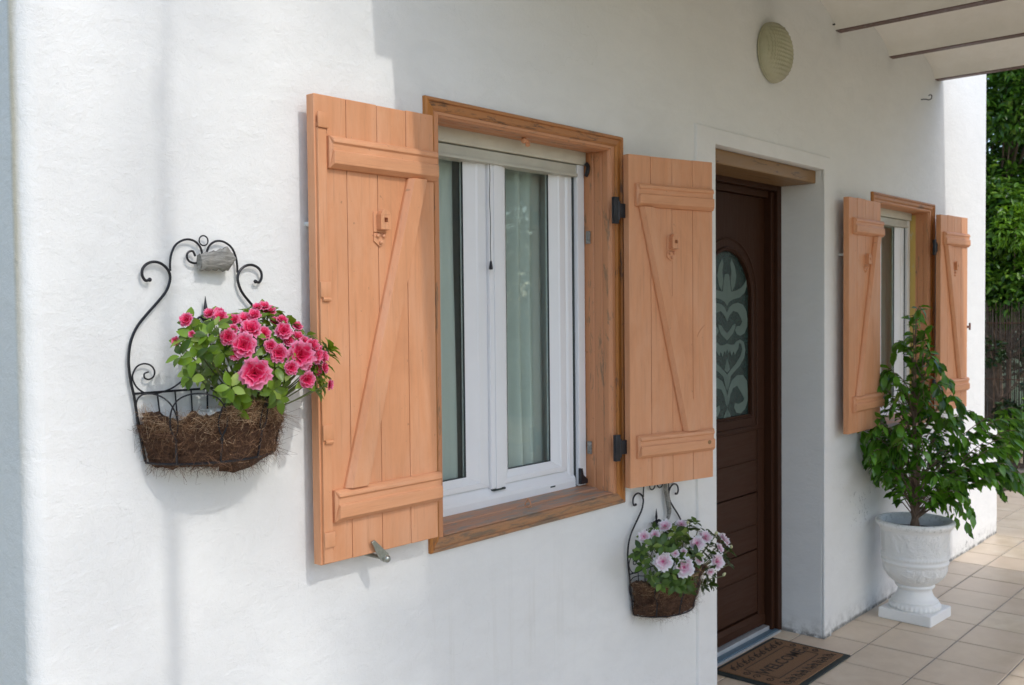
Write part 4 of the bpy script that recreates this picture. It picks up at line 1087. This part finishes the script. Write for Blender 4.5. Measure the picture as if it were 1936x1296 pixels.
def coir(bk, seed, topf, sag, label):
    r_ = random.Random(seed); L = loc_of(bk)
    t = thing('coir_liner', L, label, 'liner', 'coconut fibre liners in the wall baskets')
    bm = bmesh.new(); nu, nv = 96, 30; g = []
    def P(u, v_):
        top = topf(u); bot = ZB-ZR-.002
        z = top+(bot-top)*min(1, v_/.72)
        p = surf(u, z)
        if v_ > .72:    # rounded underside
            k = (v_-.72)/.28; p = surf(u, bot); p.x *= 1-k; p.y = YB+(p.y-YB)*(1-k); p.z = bot-sag(u)*math.sin(k*PI*.9)
        nn = noise.noise(Vector((p.x*26+seed, p.y*26, p.z*26)))*.018+noise.noise(Vector((p.x*80, p.y*80+seed, p.z*80)))*.011+noise.noise(Vector((p.x*190, p.y*190+seed, p.z*190)))*.005
        out = Vector((p.x*.8, p.y-YB, 0)); out = out.normalized() if out.length > 1e-5 else Vector((0, -1, 0))
        return p+out*(nn+.003*(u > .6)-.003)+Vector((0, 0, nn*.9))
    for i in range(nu+1):
        g.append([bm.verts.new(P(i/nu, j/nv)) for j in range(nv+1)])
    for i in range(nu):
        for j in range(nv): bm.faces.new((g[i][j], g[i+1][j], g[i+1][j+1], g[i][j+1]))
    # inner lip
    ins = []
    for i in range(nu+1):
        p = g[i][0].co.copy(); q = Vector((p.x*.84, YB+(p.y-YB)*.80, p.z+.002)); ins.append((bm.verts.new(q), bm.verts.new(Vector((q.x*.92, YB+(q.y-YB)*.9, -.10)))))
    for i in range(nu):
        bm.faces.new((g[i][0], ins[i][0], ins[i+1][0], g[i+1][0])); bm.faces.new((ins[i][0], ins[i][1], ins[i+1][1], ins[i+1][0]))
    mb = MB(); mb.bm.free(); mb.bm = bm; mb.build('shell', M_['coir'], t, smooth=True, ang=None)
    mb = MB()
    # a ragged wall of fibre on the right-hand back edge is part of the shell; loose strands all over
    mbt = MB(); cur = [mb]
    def ribbon(pts, w_):
        mb = cur[0]
        pts = [Vector(p) for p in pts]; vs = []
        for i, p in enumerate(pts):
            d = pts[min(i+1, len(pts)-1)]-pts[max(0, i-1)]; s_ = d.cross(Vector((0.3, -1, .2)));
            s_ = s_.normalized()*w_*(1-.6*i/len(pts)) if s_.length > 1e-9 else Vector((w_, 0, 0))
            vs.append((mb.bm.verts.new(p-s_), mb.bm.verts.new(p+s_)))
        for a, b in zip(vs, vs[1:]): mb.bm.faces.new((a[0], a[1], b[1], b[0]))
    for k in range(4200):
        u = r_.random(); v_ = r_.random()**1.5*.95
        p = P(u, v_); out = Vector((p.x, p.y-YB, 0)); out = out.normalized() if out.length > 1e-5 else Vector((0, -1, 0))
        tan = Vector((-out.y, out.x, 0)); d = (tan*r_.gauss(0, 1)+Vector((0, 0, 1))*r_.gauss(0, .8)+out*abs(r_.gauss(0, .25))).normalized()
        cur[0] = mbt if (v_ < .22 or r_.random() < .06) else mb  # top edge takes the paler strands with sunlight in their colour
        Ln = r_.uniform(.010, .030); c_ = (tan*r_.gauss(0, 1)+Vector((0, 0, r_.gauss(0, 1))))*Ln*.4
        ribbon([p+out*.002, p+d*Ln*.35+out*.004+c_*.5, p+d*Ln*.7+out*.004+c_, p+d*Ln+out*r_.uniform(0, .006)+c_*.6], .00035)
    cur[0] = mb
    for k in range(150):   # stray hairs, more at the right and underneath
        u = r_.uniform(.55, 1) if r_.random() < .85 else r_.random(); v_ = r_.choice((r_.uniform(0, .2), r_.uniform(.6, .95)))
        p = P(u, v_); out = Vector((p.x*1.5, (p.y-YB)*.6, r_.uniform(-.03, .03))).normalized(); Ln = r_.uniform(.015, .04)
        d = (out+Vector((r_.gauss(0, .4), r_.gauss(0, .25), r_.gauss(-.25, .5)))).normalized(); b = Vector((r_.gauss(0, 1), r_.gauss(0, .5), r_.gauss(-.6, 1)))*Ln*.25
        ribbon([p, p+d*Ln*.4+b*.3, p+d*Ln*.75+b*.9, p+d*Ln+b*1.6], .0003)
    if seed == 2:
        for k in range(16):
            p = P(r_.uniform(.55, .75), .95); Ln = r_.uniform(.04, .085); dx = r_.gauss(0, .012)
            ribbon([p, p+Vector((dx*.5, 0, -Ln*.4)), p+Vector((dx+r_.gauss(0, .006), 0, -Ln*.75)), p+Vector((dx*1.8, 0, -Ln))], .00035)
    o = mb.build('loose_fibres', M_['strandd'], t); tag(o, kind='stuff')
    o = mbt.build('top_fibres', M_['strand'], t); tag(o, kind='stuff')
    return t
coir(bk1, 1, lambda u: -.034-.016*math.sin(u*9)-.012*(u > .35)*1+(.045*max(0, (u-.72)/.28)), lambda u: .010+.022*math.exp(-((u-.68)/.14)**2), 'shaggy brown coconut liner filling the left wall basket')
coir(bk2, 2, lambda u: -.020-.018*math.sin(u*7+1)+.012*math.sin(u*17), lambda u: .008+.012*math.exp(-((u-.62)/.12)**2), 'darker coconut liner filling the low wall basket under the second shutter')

def cup(px, py, Y, label, R=.045, H=.10):
    p = W(px, py, Y); t = thing('inner_pot', (p.x, Y, p.z-H), label, 'pot')
    MB().lathe([(0, .002), (R*.75, .002), (R*.97, H-.008), (R*1.06, H-.008), (R*1.06, H), (R*.94, H), (R*.9, H-.012), (0, H-.016)], 0, 0, 32).build('cup', M_['plastic'], t, smooth=True)
    MB().lathe([(0, H-.012), (R*.5, H-.010), (R*.9, H-.013)], 0, 0, 20).build('soil', M_['soil'], t)
    return t
cup(412, 776, -.070, 'white plastic pot sunk in the left basket, in front', .040)
cup(482, 783, -.062, 'white plastic pot sunk in the left basket, under the pink flowers', .036)
cup(1262, 1098, -.070, 'white plastic pot sunk in the low basket', .045)

F1 = [(235,310,62,.00,-.6,.5),(470,235,52,.04,0,.9),(575,265,62,.02,.1,.8),(810,290,72,.03,0,.9),(870,385,90,-.03,.2,.6),(640,480,72,-.04,-.2,.2),(795,560,108,-.06,0,.1),(1185,415,76,-.02,.1,.2),
      (925,175,45,.05,-.2,.9),(1050,205,58,.05,.3,.8),(1110,310,48,.04,.3,.6),(1325,355,48,.02,.3,.6),(1330,470,62,.0,.3,.5),(1135,640,78,-.05,0,.0),(1350,655,125,-.06,.1,.05),(1510,640,90,-.03,.6,.1),
      (905,830,135,-.085,0,.05),(1415,900,72,-.07,.1,-.1),(1600,770,48,-.03,.7,.2),(1650,940,48,-.04,1.0,0),(1535,800,55,-.02,.7,0),(128,520,40,.02,-1.2,.1),(290,445,30,-.02,-.3,.3),(700,300,60,.03,-.1,.8),(560,225,50,.03,.1,.8),(1000,165,52,.05,.1,.8),(1240,500,60,-.02,.3,.3),(1480,560,66,-.03,.5,.2),(900,250,58,.02,.0,.7),(1000,430,62,-.02,.2,.4),(1060,560,58,-.04,.1,.2),(720,640,56,-.05,-.1,.1),(1180,300,54,.02,.3,.6),(1260,780,62,-.07,.1,.0),(1400,520,58,-.02,.4,.4),(690,400,50,-.01,-.1,.5),(1590,660,54,-.03,.8,.2),(1420,740,60,-.05,.5,.0)]
azalea((1.215, -.075, 1.30), 'artificial azalea with hot pink double flowers in the left wall basket',
       [(300+a/4.983, 540+b/4.983, c*1.13/4.983, d, e, f) for a, b, c, d, e, f in F1], [], (335, 630, 590, 772), -.150, lmA, fmA, 21, 88, .03, 'flowering azaleas in the wall baskets')
F2 = [(185,460,48,.02,-.5,.4),(270,440,42,.03,-.2,.6),(350,372,52,.04,0,.8),(480,355,46,.04,.1,.8),(600,510,60,-.02,0,.2),(670,455,56,.0,.2,.3),(820,480,62,.0,.4,.2),(790,550,44,-.01,.4,.1),
      (765,655,66,-.03,.2,.05),(335,655,74,-.05,0,.2),(500,700,80,-.06,.0,.1),(430,590,32,-.04,0,.3),(495,575,28,-.03,0,.3),(620,645,36,-.04,0,.1),(715,745,34,-.03,.2,-.2)]
B2 = [(205,562,-.02),(805,755,-.03),(525,360,.02),(745,440,.0),(860,545,-.01),(690,510,0)]
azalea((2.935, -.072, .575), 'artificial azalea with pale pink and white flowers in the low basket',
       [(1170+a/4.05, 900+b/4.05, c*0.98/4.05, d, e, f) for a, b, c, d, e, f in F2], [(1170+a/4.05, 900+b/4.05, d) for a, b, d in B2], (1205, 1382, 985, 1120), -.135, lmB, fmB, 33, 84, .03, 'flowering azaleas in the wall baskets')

# driftwood on the first basket, ribbon on the second
a = W(376, 500, -.02); b = W(448, 497, -.05); cz = (a.z+b.z)/2
bm = bmesh.new(); rings = []
for i in range(15):
    s_ = i/14; c_ = Vector((a.x+(b.x-a.x)*s_, -.022-.010*s_, a.z+.004+(.010)*s_)); hh = .017+.004*math.sin(s_*3)+(.007*math.exp(-((s_-.8)/.13)**2)); dd = .012
    if s_ > .9: hh *= .85; 
    if i in (14,): hh *= .7
    rings.append([bm.verts.new(c_+Vector((.0015*math.sin(k*3+i), -dd*math.cos(2*PI*k/12)*(1+.2*math.sin(k*5+i)), hh*math.sin(2*PI*k/12)*(1+.10*math.sin(k*7+i*2.1))))) for k in range(12)])
for p_, q_ in zip(rings, rings[1:]):
    for k in range(12): bm.faces.new((p_[k], p_[(k+1) % 12], q_[(k+1) % 12], q_[k]))
bm.faces.new(rings[0][::-1]); bm.faces.new(rings[-1])
mb = MB(); mb.bm.free(); mb.bm = bm; o = mb.build('driftwood_piece', M_['drift'], None, smooth=True, ang=50); tag(o, 'grey weathered driftwood piece jammed in the top of the left basket', 'driftwood')
a = W(1258, 922, -.016)
o = MB().tube(spline([(0, 0, .02), (.003, 0, -.01), (.010, -.003, -.045), (.020, -.002, -.085), (.014, 0, -.115)], 5), .006, 6, rf=lambda u: .0055+.004*math.sin(u*PI)).build('grey_ribbon', M_['drift'], None, smooth=True)
o.location = a; tag(o, 'grey twisted strip hanging in the top of the low basket', 'strip')

# ------------------------------------------------------------------ ficus
fic = thing('ficus_plant', UP+Vector((0, 0, .42)), 'leafy weeping fig growing in the white urn beside the door', 'plant')
r_ = random.Random(5)
lf_ = [leaf_mesh('leaf', .062, .027, M_['ficleaf'], .10+.12*i, .22, 2) for i in range(3)]
tips = []
br = MB()
def env(z):
    T_ = ((.0, .03), (.16, .08), (.22, .20), (.276, .30), (.38, .34), (.53, .31), (.63, .26), (.785, .17), (.91, .11), (1.04, .05), (1.2, .02))
    for (a, b), (c, d) in zip(T_, T_[1:]):
        if z <= c: return b+(d-b)*(z-a)/(c-a)
    return .02
tr_ = []
for k in range(4):
    a = k*1.7; b0 = Vector((.018*math.cos(a), .018*math.sin(a), 0)); top = Vector((r_.uniform(-.03, .03), r_.uniform(-.03, .03), r_.uniform(.75, .98) if k else 1.05))
    pts = spline([b0, Vector((.014*math.cos(a+2), .014*math.sin(a+2), .15)), Vector((top.x*.5, top.y*.5, .45)), top], 6)
    br.tube(pts, .01, 7, rf=lambda u: .0105*(1-u)+.0018); tr_.append(pts); tips.append(pts[10:])
def branch(zr, az, reach, arch=.07):
    pts = tr_[r_.randrange(4)]; z0 = max(.06, zr-.10-.45*reach); P0 = min(pts, key=lambda p: abs(p.z-z0))
    dirn = Vector((math.cos(az), math.sin(az), 0)); E_ = Vector((0, 0, zr))+dirn*reach
    q = spline([P0, P0.lerp(E_, .4)+Vector((0, 0, arch)), P0.lerp(E_, .78)+Vector((0, 0, arch*1.1)), E_-Vector((0, 0, r_.uniform(.0, .05)))], 5)
    q = [Vector((p.x, min(p.y, -.02-UP.y), p.z)) for p in q]
    br.tube(q, .002, 4, rf=lambda u: .0028*(1-u)+.0007); tips.append(q)
for i in range(76):
    zr = r_.choice((r_.uniform(.27, .5), r_.uniform(.28, .7), r_.uniform(.5, 1.05))); branch(zr, r_.uniform(0, 2*PI), env(zr)*r_.uniform(.55, 1.08), r_.uniform(.03, .09))
for i in range(16): branch(r_.uniform(.22, .58), -r_.uniform(.75, 1.25), r_.uniform(.38, .58), r_.uniform(.05, .12))
for i in range(5): branch(r_.uniform(.02, .16), -r_.uniform(.4, 1.6), r_.uniform(.20, .26), .10)
for i in range(2): branch(r_.uniform(.38, .50), PI+r_.uniform(-.4, .2), r_.uniform(.30, .40), .05)
br.build('trunk', M_['bark'], fic, smooth=True)
LV = []
for q in tips:
    n = len(q); m = max(6, int(sum((q[i+1]-q[i]).length for i in range(n-1))/.0205))
    for i in range(m):
        s_ = .18+.82*(i+r_.random()*.6)/m; k = min(n-2, int(s_*(n-1))); f_ = min(1, s_*(n-1)-k); P = q[k].lerp(q[k+1], f_); tg = (q[k+1]-q[k]).normalized()
        sd = tg.cross(Vector((0, 0, 1))); sd = sd.normalized() if sd.length > .01 else Vector((1, 0, 0)); sd *= (1 if i % 2 else -1)
        d = tg*r_.uniform(.3, 1.0)+sd*r_.uniform(.3, .9)+Vector((0, 0, -r_.uniform(.05, .9)))
        nn = Vector((0, 0, 1))+sd*.4+Vector((r_.gauss(0, .3), r_.gauss(0, .3), 0))
        if UP.y+P.y+d.normalized().y*.05 > -.012: d.y = -abs(d.y)
        LV.append(basis(P, d, nn, r_.uniform(.7, 1.25), r_.uniform(-.5, .5)))
r_.shuffle(LV)
LV.sort(key=lambda m_: (m_.translation.y+UP.y+1.9)**2+(m_.translation.x+UP.x)**2 + r_.uniform(0, .35))
for m_ in LV[:300]: link('leaf', lf_[r_.randrange(3)], fic, mat=m_)
o = leafmass(LV[300:], .062, .032, M_['ficleafi'], 'inner_leaves', fic); tag(o, kind='stuff')

# ------------------------------------------------------------------ beyond the house: reed fence, planter, shrubs and trees
fence = thing('reed_fence', (9.45, .5, 0), 'dark dry reed screen fence at the end of the terrace', 'fence')
mb = MB()
for i in range(420):
    y = -2.2+i*.0123+rnd.uniform(-.003, .003); r0 = rnd.uniform(.004, .0065); x = rnd.uniform(-.008, .008); h_ = 1.5+rnd.uniform(-.04, .06)
    mb.tube([(x, y, 0), (x+rnd.uniform(-.01, .01), y+rnd.uniform(-.01, .01), h_)], r0, 4, cap=False)
o = mb.build('reed_panel', M_['reed'], fence); tag(o, kind='stuff')
for z in (.35, .85, 1.35):
    MB().tube([(-.012, -2.2, z), (-.012, 2.95, z)], .004, 5).build('binding_wire', M_['rust'], fence)
for y in (-2.1, -.4, 1.3, 2.9):
    MB().box(.01, .07, y-.03, y+.03, 0, 1.55, .004).build('post', M_['beam'], fence)
pl_ = thing('stone_planter', (8.75, .7, 0), 'low rough stone planter edge in front of the reed fence', 'planter')
for i in range(9):
    MB().box(-.10+rnd.uniform(-.01, .01), .10, -.75+i*.2+.004, -.55+i*.2-.004, 0, .155+rnd.uniform(-.015, .015), .014).build('stone', M_['stone'], pl_)
MB().box(.10, .66, -.75, 1.05, 0, .12, .01).build('soil', M_['soil'], pl_)

def crown(n, fn, L, Wd, mat, name, parent, seed, droop=.3):
    r_ = random.Random(seed); ms = []
    while len(ms) < n:
        P, out = fn(r_)
        if P is None: continue
        d = Vector((r_.gauss(0, 1), r_.gauss(0, 1), r_.gauss(-droop, .6)))+out*.8
        nn = out*.7+Vector((r_.gauss(0, .5), r_.gauss(0, .5), 1))
        ms.append(basis(P, d, nn, r_.uniform(.6, 1.25), r_.uniform(-.5, .5)))
    return leafmass(ms, L, Wd, mat, name, parent)
def clumps(cl, shell=.35):
    def fn(r_):
        c_, R_ = cl[r_.randrange(len(cl))]
        u = Vector((r_.gauss(0, 1), r_.gauss(0, 1), r_.gauss(0, 1))).normalized(); s_ = R_*(1-shell*abs(r_.gauss(0, 1)))
        return Vector(c_)+u*max(.1, s_), u
    return fn
def tree(loc, label, h_, cl, n, L, Wd, mat, seed, grp=None, shell=.22, cat='tree', tr=.09):
    t = thing('tree' if cat == 'tree' else 'shrub', loc, label, cat, grp)
    r_ = random.Random(seed); mb = MB()
    mb.tube(spline([(0, 0, 0), (.05, .03, h_*.4), (-.03, 0, h_*.8)], 5), tr, 8, rf=lambda u: tr*(1-.6*u))
    for c_, R_ in cl:
        c_ = Vector(c_); b0 = Vector((0, 0, min(h_*.75, max(.1, c_.z*.6))))
        mb.tube(spline([b0, b0.lerp(c_, .5)+Vector((0, 0, -.05)), c_], 4), .02, 5, rf=lambda u: tr*.16*(1-u)+.003)
    mb.build('trunk', M_['bark'], t, smooth=True)
    o = crown(n, clumps(cl, shell), L, Wd, mat, 'crown', t, seed)
    return t
def rc(seed, n, box, R0, R1):
    r_ = random.Random(seed); return [((r_.uniform(box[0], box[1]), r_.uniform(box[2], box[3]), r_.uniform(box[4], box[5])), r_.uniform(R0, R1)) for _ in range(n)]
tree((10.6, 1.0, 0), 'tall dense dark green laurel tree above the reed fence', 3.0, rc(3, 52, (-.9, .3, -1.0, .7, 1.5, 4.4), .22, .42)+rc(13, 16, (-1.0, -.6, -.8, .5, 1.5, 2.6), .16, .28), 38000, .085, .036, M_['hedge'], 3)
tree((9.75, .65, 0), 'bright yellow-green bushy shrub leaning over the reed fence', 1.7, rc(4, 14, (-.25, .15, -.7, .8, 1.55, 2.25), .12, .24), 5000, .065, .018, M_['fern'], 4, cat='shrub', tr=.04)
tree((12.6, 1.6, 0), 'very dark evergreen tree filling the gaps behind the laurel', 3.5, rc(6, 40, (-.9, .2, -2.5, 1.2, .4, 5.4), .4, .7), 20000, .12, .06, M_['ivy'], 6)
tree((9.33, .62, 0), 'dark climbing shrub clinging to the front of the reed fence', .9, rc(7, 9, (-.05, .05, -.45, .45, .5, 1.45), .09, .17), 1500, .055, .03, M_['ivy'], 7, cat='shrub', tr=.02)
tree((9.0, .38, .1), 'small bright green plant growing in the stone planter', .3, rc(8, 8, (-.18, .12, -.35, .25, .12, .62), .08, .14), 1100, .07, .03, M_['fern'], 8, cat='shrub', tr=.012)
tree((-4.2, 1.6, 0), 'broad unseen tree added round the left corner of the house to block sky light', 2.2, rc(60, 18, (-1.2, 1.2, -2.4, 2.4, .6, 4.6), .7, 1.1), 3500, .28, .16, M_['hedge'], 61)  # unseen tree added to keep blue sky light off the side wall
# garden across the terrace (seen only as reflections and as green bounce light)
BIG = (2, 4)
for i, (x, y, s_) in enumerate(((4.5, -11.5, 1), (8.8, -12.5, 1.1), (13.5, -10.5, 1.2), (0.5, -13.5, 1.0), (18, -8, 1.3))):
    tree((x, y, 0), ['rounded garden tree opposite the near window', 'broad garden tree opposite the door', 'tall garden tree opposite the far window', 'garden tree far behind the camera', 'garden tree far down the lawn'][i], 2.2, rc(20+i, 34 if i in BIG else 16, (-2.6*s_, 2.6*s_, -1.2, 1.2, .4, (5.2 if i in BIG else 3.4)*s_), .6, 1.0), 11000 if i in BIG else 2600, .20 if i in BIG else .28, .12 if i in BIG else .16, M_['ivy'] if i in BIG else M_['hedge'], 30+i)
# tall airy tree added out of view behind the photographer: its open crown filters the sun on the left of the wall
cl_ = rc(50, 22, (-2.6, 1.7, -1.6, 1.6, 9.2, 13.5), .5, 1.1)+rc(52, 14, (-1.2, 1.0, -1.2, 1.2, 9.4, 10.6), .3, .6)
tree((.2, -11.4, 0), 'tall airy tree added unseen far behind the photographer to filter the sun', 10.5, cl_, 2600, .13, .07, M_['hedge'], 51, shell=.5, tr=.16)
# slim pole out of view, read from its shadow strip; its narrow upper tube casts the thin line on the wall
pole = thing('slim_pole', (.915, -2.35, 0), 'thin telescopic pole standing on the terrace outside the picture', 'pole')
MB().tube([(0, 0, 0), (0, 0, 4.25)], .017, 12).build('lower_tube', M_['steel'], pole, smooth=True)
MB().tube([(.010, 0, 4.25), (.010, 0, 6.2)], .008, 10).build('upper_tube', M_['steel'], pole, smooth=True)
MB().lathe([(0, 0), (.16, 0), (.16, .03), (.03, .06), (.02, .1)], 0, 0, 24).build('foot', M_['stone'], pole, smooth=True)
